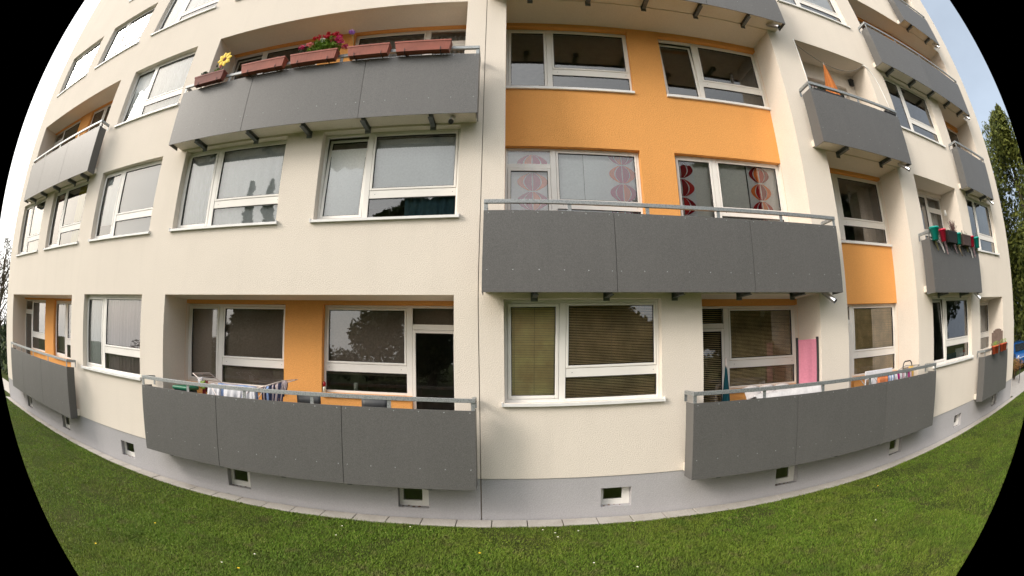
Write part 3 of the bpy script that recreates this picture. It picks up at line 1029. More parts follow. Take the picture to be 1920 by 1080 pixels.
# balconies
FY = -0.45
def balcony(x0, x1, f, splits, brackets, pipe=None, label=None):
    b0 = 0.63 + FH * f
    t0 = 1.795 + FH * f
    base = MB()
    base.box(x0 + 0.03, x1 - 0.03, FY + 0.03, -0.002, b0 + 0.055, b0 + 0.19, 'cream_render', 0.004)
    bal = base.build('balcony', house, (x0, 0, b0))
    if label:
        bal['label'] = label
    edges = [x0] + splits + [x1]
    for a, b in zip(edges[:-1], edges[1:]):
        mb = MB()
        mb.box(a + (0.004 if a != x0 else 0), b - (0.004 if b != x1 else 0), FY, FY + 0.012, b0, t0, 'panel_grey', 0.002)
        n = max(3, round((b - a) / 0.37))
        for j in range(n + 1):
            x = a + 0.07 + (b - a - 0.14) * j / n
            for z in (b0 + 0.30, t0 - 0.035):
                mb.disc((x, FY - 0.0005, z), (0, -1, 0), 0.009, 'galvanised', 8, 0.005)
        mb.build('panel', bal, (x0, 0, b0))
    for x in (x0, x1 - 0.012):
        mb = MB()
        mb.box(x, x + 0.012, FY + 0.013, -0.13, b0, t0, 'panel_grey', 0.002)
        mb.build('side_panel', bal, (x0, 0, b0))
    for xs_ in splits:
        mb = MB()
        mb.box(xs_ - 0.03, xs_ + 0.03, FY + 0.0125, FY + 0.0155, b0 + 0.002, t0 - 0.002, 'seal_rubber')
        mb.build('joint_strip', bal, (x0, 0, b0))
    mb = MB()
    zr = t0 + 0.14
    mb.box(x0, x1, FY + 0.0, FY + 0.05, zr - 0.03, zr + 0.03, 'galvanised', 0.004)
    for x in (x0, x1 - 0.05):
        mb.box(x, x + 0.05, FY + 0.05, -0.06, zr - 0.03, zr + 0.03, 'galvanised', 0.004)
        mb.box(x, x + 0.05, -0.06, -0.05, zr - 0.14, zr + 0.02, 'galvanised', 0.002)
    mb.build('handrail', bal, (x0, 0, b0))
    n = max(2, round((x1 - x0) / 1.28))
    for j in range(n + 1):
        mb = MB()
        x = x0 + 0.03 + (x1 - x0 - 0.06) * j / n
        mb.box(x - 0.028, x + 0.028, FY + 0.016, FY + 0.03, b0 + 0.02, zr - 0.02, 'galvanised', 0.002)
        mb.build('post', bal, (x0, 0, b0))
    for x in brackets:
        mb = MB()
        mb.box(x - 0.036, x + 0.036, FY + 0.06, -0.002, b0 - 0.028, b0 - 0.016, 'bracket_steel')
        mb.box(x - 0.036, x + 0.036, FY + 0.06, -0.002, b0 + 0.042, b0 + 0.054, 'bracket_steel')
        mb.box(x - 0.008, x + 0.008, FY + 0.045, -0.002, b0 - 0.016, b0 + 0.042, 'bracket_steel')
        mb.box(x - 0.05, x + 0.05, -0.016, -0.001, b0 - 0.07, b0 + 0.05, 'bracket_steel')
        mb.build('bracket', bal, (x0, 0, b0))
    if pipe:
        mb = MB()
        p, q = Vector(pipe[0]), Vector(pipe[1])
        n = 14
        mb.tube([p, q], 0.046, 'steel_pipe', n, cap=False)
        mb.tube([p + (q - p) * 0.02, p + (q - p) * 0.96], 0.038, 'dark_plastic', n, cap=True)
        mb.tube([p, p + Vector((0, 0, 0.08))], 0.038, 'dark_plastic', n)
        mb.build('drain_pipe', bal, (x0, 0, b0))
    return bal
def pipe_at(x, f, dx=0.0):
    b0 = 0.63 + FH * f
    return ((x, -0.20, b0 + 0.05), (x + dx, -0.44, b0 - 0.15))
balcony(-6.455, -0.425, 0, [-4.60, -2.37], [-5.8, -4.6, -3.4, -2.3, -1.1])
balcony(-14.82, -9.66, 0, [-13.4, -11.55], [-14, -12.7, -11.4, -10.3])
balcony(-6.42, -0.455, 2, [-4.61, -2.38], [-5.71, -4.49, -3.40, -2.32, -1.20], pipe_at(-0.86, 2))
balcony(-14.88, -9.66, 2, [-13.4, -11.55], [-14.2, -13.1, -12.0, -10.9, -10.1])
balcony(2.72, 8.82, 0, [4.61, 6.88], [3.2, 4.4, 5.6, 6.8, 8.0])
balcony(-0.315, 5.70, 1, [1.56, 3.84], [0.40, 1.48, 2.60, 3.76, 4.84], pipe_at(5.40, 1, 0.10))
balcony(-0.35, 5.72, 3, [1.56, 3.84], [0.42, 1.52, 2.62, 3.72, 4.82], pipe_at(5.38, 3, 0.12))
balcony(5.79, 8.72, 2, [], [6.5, 7.9], pipe_at(8.45, 2, 0.12))
balcony(8.86, 11.86, 1, [], [9.6, 10.9], pipe_at(11.6, 1, 0.1))
balcony(11.98, 14.38, 0, [], [12.5, 13.7])
balcony(11.95, 14.40, 2, [], [12.5, 13.7], pipe_at(14.15, 2, 0.12))
balcony(8.96, 14.42, 3, [11.55], [9.5, 10.6, 11.7, 12.8, 13.8], pipe_at(14.15, 3, 0.12))
balcony(11.98, 14.40, 4, [], [12.5, 13.7], pipe_at(14.15, 4, 0.12))
# __PART2__
# ------------------------------------------------------------------ ground
mb = MB()
mb.face([(-260, -200, 0), (260, -200, 0), (260, 260, 0), (-260, 260, 0)], 'lawn_soil')
mb.build('lawn', None, kind='structure')
mb = MB()
mb.face([(XL - 0.2, -0.325, 0.004), (XR + 0.2, -0.325, 0.004), (XR + 0.2, 0.02, 0.004), (XL - 0.2, 0.02, 0.004)], 'joint_dirt')
x = XL - 0.1
k = 0
rs = random.Random(3)
while x < XR:
    dz = rs.uniform(0.0, 0.006)
    dy = rs.uniform(-0.006, 0.006)
    mb.box(x + 0.006, x + 0.519, -0.305 + dy, -0.012, -0.02, 0.022 + dz, 'paving_concrete', 0.006)
    x += 0.527
mb.build('paving_strip', None, kind='structure')
mb = MB()
mb.face([(16.75, -0.3, 0.006), (60, -0.3, 0.006), (60, 2.6, 0.006), (18.6, 2.6, 0.006), (18.6, 30, 0.006), (16.75, 30, 0.006)], 'path_concrete')
mb.face([(-60, 0.4, 0.006), (-17.4, 0.4, 0.006), (-17.4, 1.9, 0.006), (-60, 1.9, 0.006)], 'path_concrete')
mb.build('path', None, kind='structure')

# grass: blades as one mesh, denser near the photographer
def grass():
    rg = np.random.default_rng(5)
    pts = []
    def zone(x0, x1, y0, y1, dens):
        n = int((x1 - x0) * (y1 - y0) * dens)
        pts.append(np.stack([rg.uniform(x0, x1, n), rg.uniform(y0, y1, n)], 1))
    zone(-5.5, 6.0, -5.6, -0.30, 6500)
    zone(-10, -5.5, -5.2, -0.30, 2600)
    zone(6.0, 10.5, -5.2, -0.30, 2600)
    zone(-18, -10, -3.8, -0.28, 1500)
    zone(10.5, 17.5, -3.8, -0.28, 1500)
    # ragged fringe along the paving
    n = 9000
    pts.append(np.stack([rg.uniform(-17, 16.6, n), -0.30 - np.abs(rg.normal(0, 0.03, n)) + 0.015], 1))
    # tufts between the slabs
    for j in range(70):
        cx = XL - 0.1 + 0.527 * rg.integers(0, 62)
        m = rg.integers(3, 14)
        pts.append(np.stack([cx + rg.normal(0, 0.012, m), rg.uniform(-0.3, -0.02, m)], 1))
    for j in range(60):
        cx = rg.uniform(XL, XR)
        m = rg.integers(3, 12)
        pts.append(np.stack([cx + rg.normal(0, 0.06, m), np.full(m, -0.006)], 1))
    P = np.concatenate(pts)
    # skip bare patches
    def field(p):
        return (np.sin(p[:, 0] * 1.7 + 2 * np.sin(p[:, 1] * 1.3)) * np.sin(p[:, 1] * 2.3 + 1.5 * np.sin(p[:, 0] * 0.9)) +
                0.6 * np.sin(p[:, 0] * 4.1 + 1) * np.sin(p[:, 1] * 5.3 + 2 * np.sin(p[:, 0] * 2)))
    fld = field(P)
    keep = (fld < 0.75) | (rg.uniform(0, 1, len(P)) < 0.5)
    P = P[keep]
    fld = fld[keep]
    n = len(P)
    clover = (rg.uniform(0, 1, n) < 0.22) & (np.sin(P[:, 0] * 2.9 + np.sin(P[:, 1] * 3.7) * 2) + np.sin(P[:, 1] * 4.3 + P[:, 0]) > 0.1)
    ang = rg.uniform(0, 2 * PI, n)
    h = rg.uniform(0.010, 0.034, n) * (1.0 - 0.25 * fld)
    wd = rg.uniform(0.0022, 0.0050, n)
    h = np.where(clover, h * 0.6 + 0.006, h)
    wd = np.where(clover, rg.uniform(0.007, 0.012, n), wd)
    lean = rg.uniform(0.3, 1.8, n) * h
    dx, dy = np.cos(ang), np.sin(ang)
    sx, sy = -dy, dx
    V = np.zeros((n, 5, 3))
    V[:, 0, 0] = P[:, 0] - sx * wd; V[:, 0, 1] = P[:, 1] - sy * wd
    V[:, 1, 0] = P[:, 0] + sx * wd; V[:, 1, 1] = P[:, 1] + sy * wd
    mx_, my_ = P[:, 0] + dx * lean * 0.35, P[:, 1] + dy * lean * 0.35
    V[:, 2, 0] = mx_ + sx * wd * 0.8; V[:, 2, 1] = my_ + sy * wd * 0.8; V[:, 2, 2] = h * 0.6
    V[:, 3, 0] = mx_ - sx * wd * 0.8; V[:, 3, 1] = my_ - sy * wd * 0.8; V[:, 3, 2] = h * 0.6
    V[:, 4, 0] = P[:, 0] + dx * lean; V[:, 4, 1] = P[:, 1] + dy * lean; V[:, 4, 2] = h
    base = (np.arange(n) * 5)[:, None]
    quads = base + np.array([0, 1, 2, 3])
    tris = base + np.array([3, 2, 4])
    loops = np.concatenate([quads.ravel(), tris.ravel()]).astype(np.int32)
    starts = np.concatenate([np.arange(n) * 4, n * 4 + np.arange(n) * 3]).astype(np.int32)
    tot = np.concatenate([np.full(n, 4), np.full(n, 3)]).astype(np.int32)
    me = bpy.data.meshes.new('grass')
    me.vertices.add(n * 5)
    me.vertices.foreach_set('co', V.ravel())
    me.loops.add(len(loops))
    me.loops.foreach_set('vertex_index', loops)
    me.polygons.add(2 * n)
    me.polygons.foreach_set('loop_start', starts)
    me.polygons.foreach_set('loop_total', tot)
    me.materials.append(MAT['grass_blade'])
    me.update(calc_edges=True)
    o = bpy.data.objects.new('grass', me)
    COL.objects.link(o)
    o['kind'] = 'stuff'
    o['label'] = 'short green mown grass with yellowish and bare patches'
    o['category'] = 'grass'
grass()

def flower(name, label, cat, group, x, y, mat, heart, r, h):
    t = thing(name, label, cat, (x, y, 0), group)
    mb = MB()
    mb.tube([(x, y, 0), (x + 0.004, y, h)], 0.0025, 'stem_green', 5)
    mb.build('stem', t, (x, y, 0))
    mb = MB()
    for j in range(12):
        a = 2 * PI * j / 12
        c, s = math.cos(a), math.sin(a)
        mb.face([(x + c * 0.3 * r - s * 0.1 * r, y + s * 0.3 * r + c * 0.1 * r, h), (x + c * r - s * 0.22 * r, y + s * r + c * 0.22 * r, h + 0.004),
                 (x + c * r + s * 0.22 * r, y + s * r - c * 0.22 * r, h + 0.004), (x + c * 0.3 * r + s * 0.1 * r, y + s * 0.3 * r - c * 0.1 * r, h)], mat)
    mb.disc((x, y, h), (0, 0, 1), r * 0.4, heart, 8, r * 0.3)
    mb.build('flower_head', t, (x, y, 0))
for x, y in [(0.5, -0.56), (0.66, -0.7), (0.68, -0.87), (0.99, -0.66), (1.85, -0.42), (-1.38, -0.52), (-2.34, -0.74), (-3.23, -2.76), (-2.3, -1.13), (-3.01, -2.26), (1.48, -2.04), (1.01, -1.81), (4.94, -2.47)]:
    flower('daisy', 'tiny white daisy flowering in the mown lawn', 'daisy', 'white daisies in the lawn', x, y, 'petal_white', 'petal_yellow', 0.013, 0.055)
for x, y in [(-0.34, -1.42), (-2.97, -2.78), (6.18, -1.15), (-4.74, -2.36), (-4.76, -3.93)]:
    flower('dandelion', 'tiny yellow dandelion flowering in the mown lawn', 'dandelion', 'yellow dandelions in the lawn', x, y, 'dandelion_yellow', 'dandelion_yellow', 0.017, 0.06)

# ------------------------------------------------------------------ foliage helper
def leaves(mb, c, rad, n, size, mat, shell=0.35, rng=random):
    for _ in range(n):
        while True:
            p = Vector((rng.uniform(-1, 1), rng.uniform(-1, 1), rng.uniform(-1, 1)))
            if shell < p.length <= 1:
                break
        q = Vector((c[0] + p.x * rad[0], c[1] + p.y * rad[1], c[2] + p.z * rad[2]))
        a = Vector((rng.gauss(0, 1), rng.gauss(0, 1), rng.gauss(0, 1))).normalized()
        b = a.orthogonal().normalized()
        s = size * rng.uniform(0.6, 1.3)
        mb.face([q - a * s, q + b * s * 0.55, q + a * s, q - b * s * 0.55], mat)

# ------------------------------------------------------------------ flower boxes on the upper left balcony
RY = -0.535
def trough(name, label, x0, x1, z0, z1, mat, cat='flower box', group=None, yc=RY, w0=0.06, w1=0.085, hooks=True):
    t = thing(name, label, cat, ((x0 + x1) / 2, yc, z0), group)
    loc = ((x0 + x1) / 2, yc, z0)
    mb = MB()
    def ring(ins, z, w):
        return [(x0 + ins, yc - w, z), (x1 - ins, yc - w, z), (x1 - ins, yc + w, z), (x0 + ins, yc + w, z)]
    rings = [ring(0.03, z0, w0), ring(0.0, z1 - 0.03, w1 - 0.008), ring(-0.008, z1 - 0.03, w1), ring(-0.008, z1, w1), ring(0.008, z1, w1 - 0.014), ring(0.02, z1 - 0.035, w1 - 0.02)]
    for a, b in zip(rings[:-1], rings[1:]):
        for k in range(4):
            mb.face([a[k], a[(k + 1) % 4], b[(k + 1) % 4], b[k]], mat)
    mb.face(list(reversed(rings[0])), mat)
    nrib = int((x1 - x0) / 0.055)
    for j in range(1, nrib):
        x = x0 + (x1 - x0) * j / nrib
        ya, yb = yc - w0 - 0.003, yc - w1 + 0.004
        mb.face([(x - 0.006, ya, z0 + 0.02), (x + 0.006, ya, z0 + 0.02), (x + 0.006, yb, z1 - 0.035), (x - 0.006, yb, z1 - 0.035)], mat)
    mb.build('planter', t, loc)
    mb = MB()
    mb.face(rings[-1], 'soil')
    mb.build('soil', t, loc)
    if hooks:
        for f in (0.18, 0.82):
            x = x0 + (x1 - x0) * f
            mb = MB()
            mb.tube([(x, yc - w0 - 0.012, z0 + 0.05), (x, yc - w0 - 0.01, z0 - 0.012), (x, yc + w1, z0 - 0.012), (x, yc + w1 + 0.012, z0 + 0.12)], 0.006, 'dark_plastic', 6)
            mb.build('hook', t, loc)
    return t, loc
G5 = 'terracotta flower boxes on the upper left balcony rail'
ZB = 7.40
t, l = trough('flower_box', 'shortest flower box, brown, with pansies under the toy sunflower', -6.06, -5.30, ZB, ZB + 0.2, 'terracotta_dark', group=G5)
mb = MB()
leaves(mb, (-5.87, RY, ZB + 0.25), (0.11, 0.06, 0.07), 160, 0.022, 'leaf_dark')
leaves(mb, (-5.52, RY, ZB + 0.25), (0.10, 0.06, 0.06), 130, 0.022, 'leaf_bright')
for p, m_ in (((-5.50, RY - .04, ZB + .33), 'petal_white'), ((-5.44, RY - .05, ZB + .31), 'petal_salmon'), ((-5.55, RY - .03, ZB + .36), 'dark_plastic')):
    leaves(mb, p, (0.03, 0.02, 0.03), 24, 0.02, m_, 0)
mb.build('foliage', t, l)
t, l = trough('flower_box', 'long terracotta box holding only dry stalks, second from the left on the rail', -4.86, -3.92, ZB, ZB + 0.2, 'terracotta', group=G5)
mb = MB()
for _ in range(26):
    x = -4.15 + random.gauss(0, 0.07)
    mb.tube([(x, RY, ZB + 0.16), (x + random.gauss(0, .05), RY + random.gauss(0, .03), ZB + random.uniform(.22, .28))], 0.003, 'dry_stem', 4)
mb.build('dry_stalks', t, l)
t, l = trough('flower_box', 'terracotta box overflowing with red and pink flowers on the balcony rail', -3.80, -2.90, ZB, ZB + 0.2, 'terracotta', group=G5)
mb = MB()
for cx, cz, rx, rz, n_ in ((-3.36, .28, .16, .10, 420), (-3.17, .31, .20, .12, 620), (-2.98, .29, .13, .11, 320), (-3.26, .40, .16, .10, 300), (-3.05, .44, .12, .08, 160)):
    leaves(mb, (cx, RY - .01, ZB + cz), (rx, 0.10, rz), n_, 0.026, 'leaf_bright', 0.1)
leaves(mb, (-3.62, RY, ZB + .25), (0.10, 0.06, 0.08), 160, 0.024, 'leaf_dark')
mb.build('foliage', t, l)
mb = MB()
for (x, z, m_, r) in [(-3.63, .36, 'petal_magenta', .055), (-3.45, .37, 'petal_salmon', .06), (-3.39, .33, 'petal_salmon', .05), (-3.28, .46, 'petal_red', .03), (-3.2, .54, 'petal_red', .045), (-3.12, .50, 'petal_red', .035),
                      (-3.06, .58, 'petal_red', .04), (-2.97, .55, 'petal_red', .04), (-3.33, .56, 'petal_red', .035), (-3.15, .60, 'petal_red', .03), (-3.0, .40, 'petal_magenta', .06), (-2.9, .42, 'petal_magenta', .055), (-2.86, .33, 'petal_magenta', .05), (-2.79, .27, 'petal_magenta', .05), (-3.22, .43, 'petal_white', .045),
                      (-3.4, .52, 'petal_red', .03), (-2.9, .52, 'petal_red', .03)]:
    leaves(mb, (x, RY - random.uniform(0, .08), ZB + z), (r * 1.35, r * 1.1, r * 1.05), 62, 0.022, m_, 0.1)
    mb.tube([(x * .6 - 3.15 * .4, RY, ZB + .2), (x, RY - .02, ZB + z - r * .5)], 0.003, 'stem_green', 4)
mb.build('blossoms', t, l)
t, l = trough('flower_box', 'terracotta box with one purple flower on a stalk, right of the red flowers', -2.70, -1.96, ZB, ZB + 0.2, 'terracotta', group=G5)
mb = MB()
mb.tube([(-2.6, RY, ZB + .15), (-2.66, RY, ZB + .4), (-2.72, RY + .02, ZB + .60)], 0.003, 'stem_green', 5)
mb.build('stem', t, l)
mb = MB()
leaves(mb, (-2.73, RY + .02, ZB + .61), (0.06, 0.05, 0.045), 70, 0.022, 'petal_purple', 0.1)
mb.build('blossom', t, l)
t, l = trough('flower_box', 'ribbed terracotta box without plants at the right end of the rail', -1.86, -0.92, ZB, ZB + 0.2, 'terracotta', group=G5)

# toy sunflower
t = thing('toy_sunflower', 'yellow toy sunflower stuck on the left end of the flower box balcony', 'decoration', (-5.43, RY, 7.5))
mb = MB()
c = Vector((-5.40, RY - 0.03, 7.885))
mb.tube([(-5.42, RY, 7.5), (-5.41, RY, 7.7), c], 0.006, 'stem_green', 6)
mb.build('stem', t, (-5.43, RY, 7.5))
mb = MB()
for j in range(8):
    a = 2 * PI * j / 8 + 0.2
    d = Vector((math.cos(a), 0, math.sin(a)))
    s_ = Vector((-math.sin(a), 0, math.cos(a)))
    yv = Vector((0, -1, 0))
    P = []
    for u in (-1, -0.5, 0, 0.5, 1):
        P.append([c + d * (0.04 + rr * 0.14) + s_ * u * ww * 0.048 + yv * (0.015 * (1 - u * u) + 0.01 * math.sin(rr * 3)) for rr, ww in ((0, 0.5), (0.25, 0.9), (0.55, 1.0), (0.8, 0.7), (1, 0.08))])
    mb.grid(P, 'petal_yellow')
mb.build('petals', t, (-5.43, RY, 7.5))
mb = MB()
mb.lathe([(0.001, 0.03), (0.03, 0.026), (0.05, 0.012), (0.055, 0)], (0, 0, 0), 'petal_heart', 14)
mb.v = [(c.x + a, c.y - z, c.z + b) for a, b, z in mb.v]
mb.build('heart', t, (-5.43, RY, 7.5))

# ------------------------------------------------------------------ ground floor left loggia
FL0 = 0.83
t = thing('storage_bin', 'dark bin with green lid in the left corner of the washing rack balcony', 'bin', (-5.78, 0.2, FL0))
mb = MB()
mb.box(-5.96, -5.60, 0.03, 0.37, FL0 + 0.001, FL0 + 0.93, 'bin_dark', 0.02)
mb.build('body', t, (-5.78, .2, FL0))
mb = MB()
mb.box(-5.985, -5.575, 0.0, 0.40, FL0 + 0.931, FL0 + 1.0, 'lid_green', 0.025)
mb.build('lid', t, (-5.78, .2, FL0))

def hang(mb, x0, x1, yl, zl, drop_f, drop_b, mats, amp=0.012):
    """cloth folded over a line; the line runs along x at (yl, zl)"""
    n = 15 if len(mats) == 1 else 5 * len(mats)
    P = []
    ph = random.random() * 6
    for i in range(n + 1):
        u = i / n
        x = x0 + (x1 - x0) * u
        row = []
        zz = zl(u) if callable(zl) else zl
        for s_ in np.linspace(-1, 1, 13):
            dr = drop_f if s_ < 0 else drop_b
            d = abs(s_)
            yy = yl + (0.014 + 0.02 * d) * (-1 if s_ < 0 else 1) + amp * math.sin(u * 17 + ph) * d + amp * 0.7 * math.sin(u * 7 + ph * 2 + s_) * d
            row.append((x + 0.01 * math.sin(ph + d * 5), yy, zz + 0.008 - dr * d - 0.006 * math.sin(u * 9 + ph)))
        P.append(row)
    f0 = len(mb.f)
    mb.grid(P, mats[0])
    for i in range(n):
        mi_ = mb.mi(mats[min(len(mats) - 1, i * len(mats) // n)])
        for j in range(12):
            mb.m[f0 + i * 12 + j] = mi_
def cloth(name, label, cat, group, mat_list, x0, x1, yl, zl, df, db, amp=0.012):
    mb = MB()
    zz = zl(0.5) if callable(zl) else zl
    hang(mb, x0, x1, yl, zl, df, db, mat_list, amp=amp)
    o = mb.build(name, None, ((x0 + x1) / 2, yl, zz))
    so_ = o.modifiers.new('thickness', 'SOLIDIFY')
    so_.thickness = 0.003
    return tag(o, label, cat, group)

def rack(name, label, x0, x1, y0, y1, zc, wing, wz, group=None, fl=FL0, right=True, left=True, mat='wire_white', lwing=None):
    t = thing(name, label, 'drying rack', ((x0 + x1) / 2, (y0 + y1) / 2, fl), group)
    l = ((x0 + x1) / 2, (y0 + y1) / 2, fl)
    mb = MB()
    r = 0.008
    mb.tube([(x0, y0, zc), (x1, y0, zc), (x1, y1, zc), (x0, y1, zc), (x0, y0, zc)], r, mat, 6)
    for k in range(1, 6):
        y = y0 + (y1 - y0) * k / 6
        mb.tube([(x0, y, zc), (x1, y, zc)], 0.003, mat, 5)
    mb.build('frame', t, l)
    for s_, on in ((-1, left), (1, right)):
        if not on:
            continue
        xa = x0 if s_ < 0 else x1
        ww = wing if s_ > 0 or not lwing else lwing
        xb = xa + s_ * ww
        mb = MB()
        mb.tube([(xa, y0, zc), (xb, y0, zc + wz), (xb, y1, zc + wz), (xa, y1, zc)], r, mat, 6)
        for k in range(1, 6):
            u = k / 6
            mb.tube([(xa + (xb - xa) * u, y0, zc + wz * u), (xa + (xb - xa) * u, y1, zc + wz * u)], 0.003, mat, 5)
        mb.build('wing', t, l)
    for xa, xb in ((x0 + 0.1, x1 - 0.1), (x1 - 0.1, x0 + 0.1)):
        mb = MB()
        mb.tube([(xa, y0, zc), (xb, y0 + 0.02, fl + r + .004), (xb, y1 - 0.02, fl + r + .004), (xa, y1, zc)], r, mat, 6)
        mb.build('leg', t, l)
    return t
rack('drying_rack', 'winged laundry rack loaded with white linen on lower left balcony', -5.02, -3.98, -0.15, 0.40, 1.93, 0.52, 0.16, lwing=0.30)
GL = 'washing on the lower left balcony'
cloth('linen', 'pillowcase-sized white linen, left one of the white pieces on the rack', 'laundry', GL, ['white_linen'], -4.98, -4.70, -0.13, 1.94, .36, .30, .02)
cloth('linen', 'widest white sheet in the middle of the laundry rack', 'laundry', GL, ['white_linen'], -4.64, -4.27, -0.13, 1.94, .42, .30, .028)
cloth('linen', 'white sheet at the right side of the rack beside the dark socks', 'laundry', GL, ['white_linen'], -4.25, -4.00, -0.13, 1.94, .40, .30, .025)
cloth('shirt', 'pale blue shirt hanging behind the white sheets on the rack', 'laundry', GL, ['blue_cotton'], -4.92, -4.1, 0.12, 1.94, .3, .3)
cloth('cloth', 'pale cloth over the left wing of the laundry rack', 'laundry', GL, ['white_linen'], -5.26, -5.16, -0.05, 2.02, .13, .1)
cloth('cloth', 'small lime green cloth over the left wing of the laundry rack', 'laundry', GL, ['green_cotton'], -5.13, -5.04, -0.14, 1.975, .14, .1)
cloth('cloth', 'maroon cloth hanging low on the left wing of the laundry rack', 'laundry', GL, ['maroon_cotton'], -5.14, -5.05, -0.06, 1.975, .32, .2)
sk = 0
for x, m_, n_ in ((-3.95, 'navy_cotton', 'darkest navy garment nearest the white sheets on the right wing'), (-3.87, 'blue_cotton', 'light blue strip of laundry between dark garments on the right wing'), (-3.79, 'navy_cotton', 'navy garment in the middle of the right wing of the rack'), (-3.70, 'grey_cotton', 'grey striped garment right of the middle on the right wing'), (-3.62, 'navy_cotton', 'long navy garment on the outer part of the right wing')):
    cloth('garment', n_, 'laundry', GL, [m_, 'grey_cotton', m_] if m_ == 'navy_cotton' else [m_, 'navy_cotton'], x, x + 0.075, 0.05, (lambda u, x=x: 1.93 + 0.16 * (x + .075 * u + 3.98) / 0.52), .34, .25, .006)
cloth('garment', 'greyish pink garment at the far right tip of the laundry rack', 'laundry', GL, ['grey_cotton'], -3.56, -3.47, 0.0, 2.075, .17, .15, .01)

def chair(label, x, y, rot=0.0, fl=FL0, zt=1.85, w=0.21):
    t = thing('garden_chair', label, 'chair', (x, y, fl), 'dark chairs on the lower left balcony')
    l = (x, y, fl)
    mb = MB()
    mb.box(x - w, x + w, y - 0.2, y + 0.2, fl + 0.42, fl + 0.45, 'chair_grey', 0.01)
    mb.build('seat', t, l)
    mb = MB()
    P = [[(x - w + 2 * w * i / 8, y - 0.22 - 0.05 * (k / 5) - 0.02 * math.sin(PI * i / 8), fl + 0.55 + (zt - fl - 0.55) * k / 5) for k in range(6)] for i in range(9)]
    mb.grid(P, 'chair_grey')
    bo = mb.build('backrest', t, l)
    bo.modifiers.new('thickness', 'SOLIDIFY').thickness = 0.02
    for sx in (-1, 1):
        for sy in (-1, 1):
            mb = MB()
            mb.tube([(x + sx * (w - .02), y + sy * .18, fl + .43), (x + sx * (w + .0), y + sy * .21, fl + 0.002)], 0.012, 'chair_grey', 6)
            mb.build('leg', t, l)
    return t
chair('dark chair back against the orange pillar behind the railing', -3.15, 0.42)
chair('dark chair back under the window with the candle', -2.03, 0.42)
t = thing('candle', 'thick pale candle standing behind the lower window pane', 'candle', (-2.60, 1.0, 1.885))
mb = MB()
mb.lathe([(0.0005, 0.0), (0.036, 0.0), (0.037, 0.15), (0.03, 0.165), (0.0005, 0.155)], (-2.60, 1.0, 1.885), 'candle_wax', 16)
mb.build('wax', t, (-2.60, 1.0, 1.885))
mb = MB()
mb.tube([(-2.6, 1.0, 2.03), (-2.6, 1.0, 2.06)], 0.003, 'dark_plastic', 5)
mb.build('wick', t, (-2.60, 1.0, 1.885))
mb = MB()
mb.box(-2.95, -2.0, 0.975, 1.1, 1.84, 1.883, 'interior_paint', 0.004)
tag(mb.build('window_board', None, (-2.5, 1.0, 1.84)), 'inner window board carrying the pale candle', 'window board')
t = thing('grave_light', 'small red candle jar at the left corner of the candle window', 'candle', (-3.13, 0.76, 1.87))
mb = MB()
mb.lathe([(0.0005, 0), (0.028, 0.0), (0.03, 0.08), (0.024, 0.1), (0.0005, 0.1)], (-3.125, 0.80, 1.87), 'candle_wax', 12)
mb.build('jar', t, (-3.13, .76, 1.87))
mb = MB()
mb.lathe([(0.0005, 0.101), (0.027, 0.101), (0.03, 0.16), (0.012, 0.19), (0.0005, 0.19)], (-3.125, 0.80, 1.87), 'bottle_red', 12)
mb.build('cap', t, (-3.13, .76, 1.87))

# ------------------------------------------------------------------ ground floor right loggia
def closed_parasol(name, label, x, y, z0, z1, r, mat, fl, dx=0.0, folds=9):
    t = thing(name, label, 'parasol', (x, y, fl))
    l = (x, y, fl)
    mb = MB()
    P = []
    n = folds * 6
    for i in range(n):
        a = 2 * PI * i / n
        row = []
        for k in range(11):
            u = k / 10
            rr = r * (0.03 + 0.97 * (u ** 0.85)) * (1 - 0.12 * u * u)
            rr *= 1 + 0.22 * math.sin(a * folds + 1.2 * u) * min(1, u * 2)
            row.append((x + dx * (1 - u) + rr * math.cos(a), y + rr * 0.8 * math.sin(a), z1 - (z1 - z0) * u))
        P.append(row)
    mb.grid(P, mat, True, close_u=True)
    mb.build('canopy', t, l)
    mb = MB()
    mb.tube([(x, y, fl + 0.06), (x + dx, y, z1 + 0.02)], 0.016, 'wire_white', 8)
    mb.build('pole', t, l)
    mb = MB()
    mb.lathe([(0.0005, 0), (0.2, 0.0), (0.2, 0.04), (0.05, 0.07), (0.03, 0.16), (0.018, 0.16)], (x, y, fl + 0.002), 'concrete_slab', 18)
    mb.build('base', t, l)
closed_parasol('parasol', 'folded dark teal parasol leaning beside the blind covered balcony door', 3.70, 0.46, 1.15, 2.42, 0.10, 'parasol_teal', FL0, -0.0)
t = thing('folded_lounger', 'pink canvas folding lounger with dark poles leaning upright by the loggia wall', 'lounger', (5.30, 0.3, FL0))
l = (5.30, .3, FL0)
mb = MB()
P = [[(5.12 + 0.30 * i / 10, 0.30 - 0.20 * i / 10 + 0.012 * math.sin(i * 1.1) - 0.03 * math.sin(PI * i / 10), FL0 + 0.35 + 1.50 * k / 8) for k in range(9)] for i in range(11)]
mb.grid(P, 'pink_canvas')
mb.build('canvas', t, l)
for x, y, zt in ((5.115, 0.31, 2.72), (5.43, 0.09, 2.72)):
    mb = MB()
    mb.box(x - 0.02, x + 0.02, y - 0.02, y + 0.02, FL0 + 0.002, zt, 'dark_plastic', 0.008)
    mb.build('pole', t, l)
t = thing('garden_sofa', 'white padded bench with three rounded cushions behind the railing', 'bench', (4.5, 0.15, FL0))
l = (4.5, .15, FL0)
mb = MB()
mb.box(3.86, 5.3, -0.12, 0.42, FL0 + 0.12, FL0 + 0.55, 'cushion_white', 0.05)
mb.build('seat', t, l)
